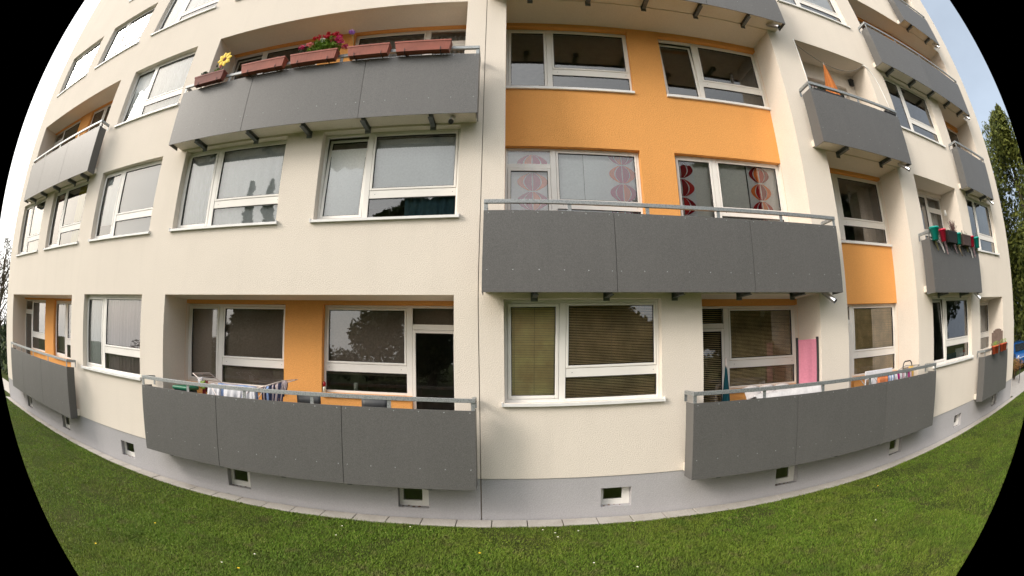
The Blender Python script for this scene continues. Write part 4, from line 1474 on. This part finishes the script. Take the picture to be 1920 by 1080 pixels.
for k, x in enumerate((3.98, 4.30, 4.62)):
    mb = MB()
    P = []
    for i in range(17):
        a = PI * i / 16
        row = []
        for j in range(9):
            u = j / 8
            row.append((x + 0.28 * u + 0.03 * math.sin(a), 0.36 - 0.10 * math.sin(a) - 0.05 * math.sin(PI * u), FL0 + 0.55 + 0.51 * (i / 16) + 0.03 * math.sin(PI * u) * (i / 16)))
        P.append(row)
    mb.grid(P, 'cushion_white')
    bo = mb.build('cushion', t, l)
    q = bo.modifiers.new('thickness', 'SOLIDIFY')
    q.thickness = 0.09
    q.offset = 0
mb = MB()
P = [[(4.02 + 1.36 * i / 24, -0.20 + 0.45 * k / 10, FL0 + 0.93 + 0.14 * (i / 24) ** 0.8 + 0.012 * math.sin(i * .8 + k * .5) + 0.008 * math.sin(i * 2.1 - k) - (0.5 * (1 - k / 3) if k < 3 else 0)) for k in range(11)] for i in range(25)]
mb.grid(P, 'cover_white')
tag(mb.build('dust_sheet', None, (4.7, 0, FL0 + 0.9)), 'white cover spread over the padded bench, rising towards the pink lounger', 'cover')

rack('drying_rack', 'laundry rack with colourful clothes on the lower right balcony', 6.55, 7.95, -0.25, 0.25, 1.90, 0.35, 0.08, left=False, mat='galvanised')
GR = 'washing on the lower right balcony'
cloth('towel', 'salmon orange towel hanging on the lower right balcony', 'laundry', GR, ['orange_cotton', 'orange_cotton'], 6.78, 7.10, -0.24, 1.90, .4, .3, .03)
cloth('cloth', 'blue and white striped cloth right of the salmon towel', 'laundry', GR, ['blue_cotton', 'white_linen', 'blue_cotton', 'white_linen', 'blue_cotton'], 7.12, 7.32, -0.24, 1.90, .4, .3, .008)
cloth('cloth', 'white cloth with dark magenta blotches by the railing post', 'laundry', GR, ['white_linen', 'magenta_cotton', 'white_linen'], 7.34, 7.6, -0.24, 1.92, .4, .3, .02)
cloth('cloth', 'pale pink flowered cloth right of the railing post', 'laundry', GR, ['pale_pink_cotton', 'white_linen', 'pale_pink_cotton', 'magenta_cotton', 'pale_pink_cotton'], 7.64, 7.98, -0.22, 1.94, .4, .3, .02)
cloth('cloth', 'yellow cloth at the right end of the colourful washing', 'laundry', GR, ['yellow_cotton'], 8.02, 8.20, -0.1, 1.97, .4, .3, .012)
cloth('cloth', 'small white cloth left of the salmon towel', 'laundry', GR, ['white_linen'], 6.62, 6.76, -0.1, 1.90, .34, .3, .02)
cloth('cloth', 'brown cloth low at the left end of the colourful washing', 'laundry', GR, ['dry_stem'], 6.48, 6.6, -0.2, 1.86, .3, .3, .02)
mb = MB()
mb.box(6.85, 7.75, 0.22, 0.26, 1.55, 1.99, 'white_linen', 0.01)
tag(mb.build('ironing_board', None, (7.3, .24, 1.55)), 'long white board standing behind the colourful washing', 'board')
t = thing('folding_chair', 'folded chair with curved black tube frame at the right end of the washing', 'chair', (8.2, 0.1, FL0))
mb = MB()
mb.tube([(8.02, 0.1, FL0 + 0.01), (8.02, 0.1, 1.98), (8.05, 0.1, 2.05), (8.10, 0.1, 2.08), (8.30, 0.1, 2.08), (8.36, 0.1, 2.04), (8.38, 0.1, 1.97), (8.38, 0.1, FL0 + 0.01)], 0.014, 'dark_plastic', 8)
mb.build('frame', t, (8.2, .1, FL0))
mb = MB()
mb.box(8.035, 8.365, 0.09, 0.11, 1.2, 1.95, 'beige_curtain', 0.006)
mb.build('fabric', t, (8.2, .1, FL0))

# ------------------------------------------------------------------ second floor loggia with the orange parasol
FL2 = 6.42
closed_parasol('parasol', 'folded orange parasol standing on the small balcony behind the rail', 7.06, 0.2, 7.35, 8.72, 0.25, 'parasol_orange', FL2, 0.02, folds=7)
t = thing('wall_lamp', 'black lantern on the back wall right of the orange parasol', 'lamp', (8.42, 0.7, 8.75))
l = (8.42, .7, 8.75)
mb = MB()
mb.box(8.38, 8.46, 0.735, 0.759, 8.72, 8.92, 'lamp_black', 0.008)
mb.box(8.405, 8.435, 0.66, 0.735, 8.88, 8.91, 'lamp_black', 0.004)
mb.build('bracket', t, l)
mb = MB()
mb.lathe([(0.001, 0.22), (0.07, 0.17), (0.075, 0.15), (0.06, 0.15), (0.045, 0.0), (0.001, 0.0)], (8.42, 0.66, 8.68), 'lamp_black', 8)
mb.build('shade', t, l)
t = thing('cable', 'white cable sagging under the ceiling and down both sides of the orange parasol balcony', 'cable', (6.2, -0.02, 7.6))
mb = MB()
mb.tube([(6.175, -0.012, 7.58), (6.165, -0.012, 8.2), (6.155, -0.012, 9.015), (6.17, 0.05, 9.02)], 0.013, 'cable_white', 6)
mb.build('riser', t, (6.2, -.02, 7.6))
mb = MB()
pts = []
for k in range(21):
    u = k / 20
    pts.append((6.2 + 2.30 * u, 0.08, 9.0 - 0.42 * 4 * u * (1 - u)))
mb.tube(pts, 0.008, 'cable_grey', 6)
mb.build('sagging_part', t, (6.2, -.02, 7.6))
mb = MB()
mb.tube([(8.48, 0.05, 9.0), (8.50, -0.015, 8.99), (8.62, -0.015, 8.93), (8.74, -0.015, 8.80), (8.84, -0.015, 8.6), (8.92, -0.015, 8.3), (8.98, -0.015, 8.0), (9.03, -0.015, 7.78)], 0.014, 'cable_white', 6)
mb.build('drop', t, (6.2, -.02, 7.6))
t, l = trough('flower_box', 'box of magenta flowers at the left end of the orange parasol balcony', 5.95, 6.75, 7.30, 7.45, 'pot_black', yc=-0.34, hooks=False)
mb = MB()
leaves(mb, (6.2, -0.34, 7.50), (0.28, 0.07, 0.07), 170, 0.022, 'leaf_dark')
for x in (5.98, 6.05, 6.12, 6.3, 6.45):
    leaves(mb, (x, -0.34, 7.58 + random.uniform(-.02, .06)), (0.04, 0.03, 0.03), 30, 0.016, 'petal_magenta', 0.1)
mb.build('foliage', t, l)
t, l = trough('flower_box', 'small dark box of withered plants at the right end of the parasol balcony', 8.25, 8.66, 7.36, 7.47, 'pot_black', yc=-0.36, hooks=False)
mb = MB()
leaves(mb, (8.45, -0.36, 7.52), (0.18, 0.07, 0.05), 120, 0.02, 'heather')
for x in (8.35, 8.55):
    mb.tube([(x, -.36, 7.45), (x, -.36, 7.62)], 0.005, 'leaf_dark', 5)
mb.build('foliage', t, l)

# ------------------------------------------------------------------ first floor balcony with coloured pots
def pot(label, x, z0, h, r, mat, y=-0.57, group='coloured pots on the right balcony rail', plant=None):
    t = thing('plant_pot', label, 'plant pot', (x, y, z0), group)
    l = (x, y, z0)
    mb = MB()
    mb.lathe([(0.001, 0), (r * 0.66, 0), (r * 0.92, h * 0.86), (r, h * 0.86), (r * 1.02, h), (r * 0.92, h), (r * 0.86, h * 0.9)], (x, y, z0), mat, 20)
    mb.build('pot', t, l)
    mb = MB()
    mb.lathe([(0.001, h * 0.9), (r * 0.86, h * 0.9)], (x, y, z0), 'soil', 14)
    mb.build('soil', t, l)
    if plant:
        mb = MB()
        leaves(mb, (x, y, z0 + h + 0.05), (r * 0.9, r * 0.9, 0.07), 60, 0.02, plant)
        mb.build('foliage', t, l)
    return t
ZP = 4.53
pot('teal green pot at the left end of the pot row', 9.0, ZP, 0.28, 0.15, 'pot_teal')
pot('crimson pot between the leftmost teal pot and the black box', 9.42, ZP, 0.27, 0.12, 'pot_red')
pot('teal pot between the black box and the brown box', 10.32, ZP, 0.26, 0.12, 'pot_teal')
pot('crimson pot between the brown box and the rightmost teal pot', 11.24, ZP, 0.26, 0.115, 'pot_red')
pot('teal pot at the right end of the pot row', 11.62, ZP, 0.27, 0.125, 'pot_teal', plant='leaf_dark')
t, l = trough('flower_box', 'black box with a tall purplish heather plant between coloured pots', 9.62, 10.14, ZP, ZP + 0.26, 'pot_black', yc=-0.56, hooks=False, w0=0.075, w1=0.105)
mb = MB()
for _ in range(60):
    x = 10.1 + random.gauss(0, 0.05)
    z = random.uniform(.3, .56)
    mb.tube([(10.08, -0.545, ZP + .22), (x + (x - 10.08) * 0.8, -0.545 + random.gauss(0, .04), ZP + z)], [0.004, 0.006], 'heather', 4)
leaves(mb, (10.1, -.545, ZP + .44), (0.12, 0.09, 0.13), 180, 0.016, 'heather')
leaves(mb, (9.85, -.545, ZP + .27), (0.2, 0.07, 0.03), 90, 0.02, 'leaf_dark')
mb.build('foliage', t, l)
t, l = trough('flower_box', 'brown box with sparse sprouts between teal and crimson pots', 10.54, 11.06, ZP, ZP + 0.25, 'pot_brown', yc=-0.56, hooks=False, w0=0.075, w1=0.105)
mb = MB()
for _ in range(16):
    x = random.uniform(10.6, 11.0)
    mb.tube([(x, -.545, ZP + .2), (x + random.gauss(0, .02), -.545, ZP + random.uniform(.28, .38))], 0.006, 'leaf_dark', 4)
mb.build('foliage', t, l)
t = thing('pennant_garland', 'drooping garland of faded cloth pennants under the coloured pots', 'garland', (10.2, -0.49, 4.6))
mb = MB()
pts = [(8.88 + 2.95 * k / 24, -0.475, 4.57 - 0.05 * abs(math.sin(k / 24 * PI * 3))) for k in range(25)]
mb.tube(pts, 0.004, 'cable_white', 5)
mb.build('string', t, (10.2, -.49, 4.6))
pm = ['pennant_olive', 'pennant_pale', 'pennant_pink', 'pennant_dark', 'pennant_pink', 'pennant_tan', 'pennant_dark', 'pennant_olive', 'pennant_pale', 'pennant_pink', 'pennant_olive']
for k, m_ in enumerate(pm):
    x = 8.95 + 0.265 * k
    mb = MB()
    w_ = random.uniform(0.17, 0.25)
    h_ = random.uniform(0.17, 0.30)
    s_ = random.uniform(0.05, 0.22)
    P = []
    for i in range(5):
        u = i / 4
        P.append([(x + w_ * u * (1 - v) + (s_ + w_ / 2) * v, -0.478 - 0.02 * math.sin(u * 5 + v * 3 + k) * v - 0.012, 4.565 - h_ * v) for v in (0, .3, .6, .97)])
    mb.grid(P, m_)
    mb.build('pennant', t, (10.2, -.49, 4.6))
mb = MB()
mb.tube([(11.36, .5, 6.235), (11.36, .5, 5.76)], 0.003, 'cable_white', 5)
mb.lathe([(0.001, 0.16), (0.03, 0.14), (0.035, 0.08), (0.055, 0.0), (0.001, 0.01)], (11.36, .5, 5.58), 'cable_white', 12)
tag(mb.build('hanging_ornament', None, (11.36, .5, 5.6)), 'white bell shaped ornament hanging in the loggia above the coloured pots', 'ornament')

# ------------------------------------------------------------------ far right ground floor balcony
GP = 'orange pots on the far right balcony'
for x, lb in ((12.62, 'orange pot with yellow green plant, left one on the far right balcony'), (12.84, 'orange pot close beside the leftmost one on the far right balcony'), (13.42, 'orange pot in front of the arched wooden screen'), (13.74, 'rightmost orange pot on the far right balcony')):
    pot(lb, x, 1.79, 0.22, 0.125, 'pot_orange', group=GP, plant='leaf_bright')
t = thing('wooden_screen', 'arched weathered wooden screen behind the orange pots', 'screen', (13.65, -0.2, FL0))
l = (13.65, -.2, FL0)
for k in range(7):
    x = 13.05 + 1.2 * k / 7
    u = (k + 0.5) / 7 * 2 - 1
    mb = MB()
    mb.box(x + 0.003, x + 1.2 / 7 - 0.003, -0.215, -0.19, FL0 + 0.002, 2.22 + 0.22 * math.sqrt(max(0, 1 - u * u * 0.85)), 'weathered_wood', 0.004)
    mb.build('board', t, l)
for z in (1.1, 2.0):
    mb = MB()
    mb.box(13.05, 14.25, -0.189, -0.165, z, z + 0.07, 'weathered_wood', 0.004)
    mb.build('batten', t, l)

# ------------------------------------------------------------------ beyond the gables
def tree(name, label, cat, x, y, h, kind, group=None, seed=1, n=5200, spread=None, z0=0, lf=1.0, base=0.24):
    rg = random.Random(seed)
    t = thing(name, label, cat, (x, y, z0), group)
    l = (x, y, z0)
    fol = {'poplar': 'foliage_poplar', 'broad': 'foliage_dark', 'conifer': 'foliage_conifer', 'sparse': 'foliage_sparse'}[kind]
    tr = MB()
    r0 = h * 0.022 + 0.05
    top = h * (0.85 if kind != 'broad' else 0.55)
    pts = [(x + rg.gauss(0, .05) * k, y + rg.gauss(0, .05) * k, z0 + top * k / 6) for k in range(7)]
    tr.tube(pts, [r0 * (1.15 - k / 6.5) for k in range(7)], 'bark', 9)
    cr = MB()
    clumps = []
    sp = spread or {'poplar': h * 0.16, 'broad': h * 0.34, 'conifer': h * 0.2, 'sparse': h * 0.25}[kind]
    m_ = 46 if kind != 'conifer' else 170
    for k in range(m_):
        u = rg.random() ** (0.8 if kind != 'conifer' else 0.9)
        if kind == 'poplar':
            z = h * (0.10 + 0.88 * u)
            rr = sp * (math.sin(PI * min(1, 0.12 + 0.86 * u)) ** 0.6)
        elif kind == 'conifer':
            z = h * (0.06 + 0.92 * u)
            rr = sp * (1 - u) + 0.08
        else:
            z = h * (base + (0.96 - base) * u)
            rr = sp * (math.sin(PI * min(1, 0.1 + 0.85 * u)) ** 0.55)
        a = rg.uniform(0, 2 * PI)
        q = rr * math.sqrt(rg.random()) * 0.95
        clumps.append((x + q * math.cos(a), y + q * math.sin(a), z0 + z, rr))
        if k % 3 == 0:
            zb_ = min(z * 0.8, top)
            tr.tube([(x, y, z0 + zb_), (x + q * .6 * math.cos(a), y + q * .6 * math.sin(a), z0 + (zb_ + z) / 2 + 0.1), (x + q * math.cos(a), y + q * math.sin(a), z0 + z)], [r0 * .35, r0 * .22, r0 * .06], 'bark', 5)
    per = n // m_
    for (cx, cy, cz, rr) in clumps:
        s_ = {'poplar': (0.32, 0.32, 0.95), 'broad': (0.38, 0.38, 0.3), 'conifer': (0.42, 0.42, 0.24), 'sparse': (0.3, 0.3, 0.3)}[kind]
        rad = max(0.35 if kind != 'conifer' else 0.1, rr)
        leaves(cr, (cx, cy, cz), (rad * s_[0] + (.15 if kind != 'conifer' else .06), rad * s_[1] + (.15 if kind != 'conifer' else .06), rad * s_[2] + .2), per, {'poplar': 0.14, 'broad': 0.17, 'conifer': 0.15, 'sparse': 0.07}[kind] * max(1, h / 13) * lf, fol, 0.0, rg)
    tr.build('trunk', t, l)
    cr.build('crown', t, l)
    return t
tree('poplar_tree', 'tall yellowish green poplar rising beyond the right end of the building', 'tree', 30.5, 3.6, 15.2, 'poplar', seed=11, n=24000, spread=3.4, lf=1.15)
tree('poplar_tree', 'second poplar, half hidden behind the right edge of the building', 'tree', 31.5, 8.4, 15.8, 'poplar', seed=12, n=16000, spread=3.2, lf=1.15)
tree('deciduous_tree', 'dark low tree under the poplar beyond the right gable', 'tree', 37.0, 9.0, 8.5, 'broad', seed=13, n=12000, spread=4.6, lf=1.4)
tree('bare_tree', 'thin brownish tree beyond the left end of the building', 'tree', -26.5, 3.6, 7.2, 'sparse', seed=14, n=3000, spread=1.7)
tree('conifer_tree', 'dark conifer beyond the left end of the building', 'tree', -24.5, 4.6, 4.6, 'conifer', seed=15, n=5000, spread=1.9)

def bush(name, label, x, y, r, h, mats, seed):
    rg = random.Random(seed)
    t = thing(name, label, 'bush', (x, y, 0), 'bushes beyond the right gable')
    mb = MB()
    for k in range(9):
        a = rg.uniform(0, 6.3)
        mb.tube([(x, y, 0), (x + r * .4 * math.cos(a), y + r * .4 * math.sin(a), h * .5), (x + r * .7 * math.cos(a), y + r * .7 * math.sin(a), h * .85)], [.02, .014, .006], 'bark', 5)
    mb.build('stems', t, (x, y, 0))
    mb = MB()
    for k in range(16):
        a = rg.uniform(0, 6.3)
        q = r * 0.7 * math.sqrt(rg.random())
        leaves(mb, (x + q * math.cos(a), y + q * math.sin(a), h * rg.uniform(.3, .85)), (r * .4, r * .4, h * .2), 110, 0.055, mats[k % len(mats)], 0, rg)
    mb.build('foliage', t, (x, y, 0))
bush('garden_bush', 'yellow green bush beside the path past the right gable', 19.9, 2.3, 0.9, 1.25, ['foliage_bush', 'foliage_bush', 'foliage_dark'], 21)
bush('garden_bush', 'rust coloured bush beside the path past the right gable', 21.6, 2.2, 0.9, 0.95, ['foliage_rust', 'foliage_bush'], 22)
bush('garden_bush', 'dark green bush close behind the corner of the right gable', 18.9, 3.2, 0.8, 1.5, ['foliage_dark', 'foliage_bush'], 23)

# parked car
def car(x, y, rot):
    t = thing('parked_car', 'blue car parked beyond the bushes at the right edge', 'car', (x, y, 0))
    t.rotation_euler = (0, 0, rot)
    def part(mb, name, parent=None):
        o = mb.build(name, None)
        o.parent = parent or t
        return o
    mb = MB()
    prof = [(-2.05, .35), (-2.1, .62), (-2.0, .86), (-1.15, .95), (-0.55, 1.36), (0.9, 1.42), (1.65, 1.02), (2.05, .9), (2.12, .6), (2.05, .35)]
    n = 10
    P = []
    for j in range(n + 1):
        v = j / n * 2 - 1
        wv = 0.84 * math.copysign(abs(v) ** 0.75, v)
        rowp = []
        for (px, pz) in prof:
            k = 1 - 0.13 * max(0, (pz - .9)) / .5
            rowp.append((px * (1 - 0.05 * v * v), wv * k, pz - 0.05 * v ** 4 * (1 if pz > .9 else 0)))
        P.append(rowp)
    mb.grid(P, 'car_blue')
    for s_ in (0, -1):
        mb.face(P[s_] if s_ == 0 else list(reversed(P[s_])), 'car_blue')
    mb.face([P[0][0], P[0][-1], P[-1][-1], P[-1][0]], 'dark_plastic')
    part(mb, 'body')
    for sy in (-1, 1):
        mb = MB()
        mb.face([(-1.0, sy * .785, .97), (-.5, sy * .74, 1.30), (.85, sy * .735, 1.34), (1.4, sy * .77, 1.02)][::sy], 'car_glass')
        part(mb, 'side_window')
    mb = MB()
    mb.face([(-1.17, -.66, .975), (-.62, -.6, 1.335), (-.62, .6, 1.335), (-1.17, .66, .975)], 'car_glass')
    part(mb, 'windscreen')
    for wx in (-1.3, 1.3):
        for sy in (-1, 1):
            mb = MB()
            mb.lathe([(.18, -.09), (.30, -.09), (.32, -.06), (.32, .06), (.30, .09), (.18, .09)], (0, 0, 0), 'tyre', 20)
            mb.v = [(wx + a, sy * .76 + c, .32 + b) for a, b, c in mb.v]
            wo = part(mb, 'wheel')
            mb = MB()
            mb.lathe([(.001, .07), (.19, .075), (.19, -.075), (.001, -.07)], (0, 0, 0), 'rim', 14)
            mb.v = [(wx + a, sy * .76 + c, .32 + b) for a, b, c in mb.v]
            part(mb, 'rim', wo)
    for sy in (-.6, .6):
        mb = MB()
        mb.disc((-2.07, sy, .7), (-1, 0, 0), .1, 'rim', 12, .02)
        part(mb, 'headlight')
car(27.2, 4.3, math.radians(40))
# bicycle
t = thing('bicycle', 'dark bicycle standing by the path at the right edge', 'bicycle', (20.7, 1.35, 0))
l = (20.7, 1.35, 0)
bxx, byy = 20.7, 1.35
d = Vector((0.93, 0.37, 0))
def BP(u, z, s=0.0):
    return (bxx + d.x * u - d.y * s, byy + d.y * u + d.x * s, z)
for u in (-.52, .52):
    mb = MB()
    ring = [BP(u + .33 * math.cos(2 * PI * k / 28), .34 + .33 * math.sin(2 * PI * k / 28)) for k in range(29)]
    mb.tube(ring, 0.017, 'bike_black', 6, cap=False)
    for k in range(14):
        mb.tube([BP(u, .34), BP(u + .32 * math.cos(2 * PI * k / 14), .34 + .32 * math.sin(2 * PI * k / 14))], 0.002, 'rim', 3)
    mb.build('wheel', t, l)
mb = MB()
for a_, b_ in (((-.52, .34), (-.1, .3)), ((-.1, .3), (-.2, .78)), ((-.52, .34), (-.18, .72)), ((-.1, .3), (.38, .72)), ((-.18, .72), (.36, .8)), ((.34, .9), (.52, .34))):
    mb.tube([BP(*a_), BP(*b_)], 0.016, 'bike_black', 6)
mb.build('frame', t, l)
mb = MB()
mb.tube([BP(.30, 1.0, -.28), BP(.36, .98, -.1), BP(.36, .95, 0), BP(.36, .98, .1), BP(.30, 1.0, .28)], 0.013, 'rim', 6)
mb.build('handlebar', t, l)
mb = MB()
mb.tube([BP(-.36, .86), BP(-.22, .87), BP(-.08, .86)], [.075, .06, .02], 'bike_black', 8)
mb.build('saddle', t, l)
# garages
t = thing('garage', 'grey flat roofed garage behind the blue car', 'garage', (36, 10.5, 0))
l = (36, 10.5, 0)
mb = MB()
mb.box(31.5, 43, 9, 15, 0, 2.6, 'garage_wall', 0.02)
mb.build('wall', t, l)
mb = MB()
mb.box(31.4, 43.1, 8.9, 15.1, 2.601, 2.75, 'roof_sheet', 0.02)
mb.build('roof', t, l)
for k in range(3):
    mb = MB()
    x = 32.2 + 3.5 * k
    mb.box(x, x + 2.6, 8.97, 8.995, 0.03, 2.2, 'garage_door', 0.005)
    for j in range(6):
        mb.box(x + 0.05, x + 2.55, 8.955, 8.97, 0.1 + j * .35, 0.13 + j * .35, 'garage_door')
    mb.build('door', t, l)

# trees across the lawn behind the photographer, seen mirrored in the panes
GT = 'trees across the lawn behind the photographer'
for (nm, lb, x, y, h, kd, sd_, sp_) in [
    ('conifer_tree', 'slender tall conifer, mirrored as a dark spire in the first floor panes', -24.3, -36, 20.5, 'conifer', 31, 2.0),
    ('conifer_tree', 'taller of the paired conifers mirrored in the first floor panes', -28.2, -38, 21.5, 'conifer', 32, 2.0),
    ('conifer_tree', 'bulky conifer mirrored at the left of the lower left balcony window', -20.5, -30, 13.0, 'conifer', 33, 4.2),
    ('deciduous_tree', 'broad dark tree mirrored in the window with the candle', -5.8, -30, 14.6, 'broad', 34, 6.2),
    ('deciduous_tree', 'broad dark tree straight behind the photographer', 4.5, -28, 12.0, 'broad', 35, 6.0),
    ('deciduous_tree', 'dark tree behind the photographer towards the right', 20.0, -30, 22.0, 'broad', 36, 7.5),
    ('deciduous_tree', 'dark tree behind the photographer far to the right', 34.0, -31, 21.0, 'broad', 37, 7.5),
    ('deciduous_tree', 'tree behind the photographer near the right corner', 43.0, -30, 13.5, 'broad', 38, 6.5)]:
    tree(nm, lb, 'tree', x, y, h, kd, GT, sd_, 34000, sp_, lf=1.7 if kd == 'broad' else 0.85, base=0.1)
for k, (x, y, r_, h_) in enumerate([(-14.5, -34, 4.5, 3.2), (-30, -34, 4.5, 4.2), (-38, -36, 5, 4.5), (-9, -36, 4, 3.5), (10.5, -34, 5, 5), (22.5, -35, 5, 5), (36, -36, 5, 5)]):
    rg = random.Random(60 + k)
    hl = ['low wide bush in the gap between the conifers and broad trees', 'bush behind the paired conifers', 'bush at the far left across the lawn', 'bush left of the broad dark tree across the lawn', 'bush between the two nearest broad trees across the lawn', 'bush right of the nearest broad trees across the lawn', 'bush at the far right across the lawn'][k]
    mb = MB()
    for _ in range(26):
        a = rg.uniform(0, 6.3)
        q = r_ * math.sqrt(rg.random())
        leaves(mb, (x + q * math.cos(a), y + q * .5 * math.sin(a), h_ * rg.uniform(.2, .8)), (1.1, 1.1, .9), 90, 0.2, 'foliage_dark', 0, rg)
    tag(mb.build('hedge_bush', None, (x, y, 0)), hl, 'bush', 'bushes across the lawn behind the photographer')
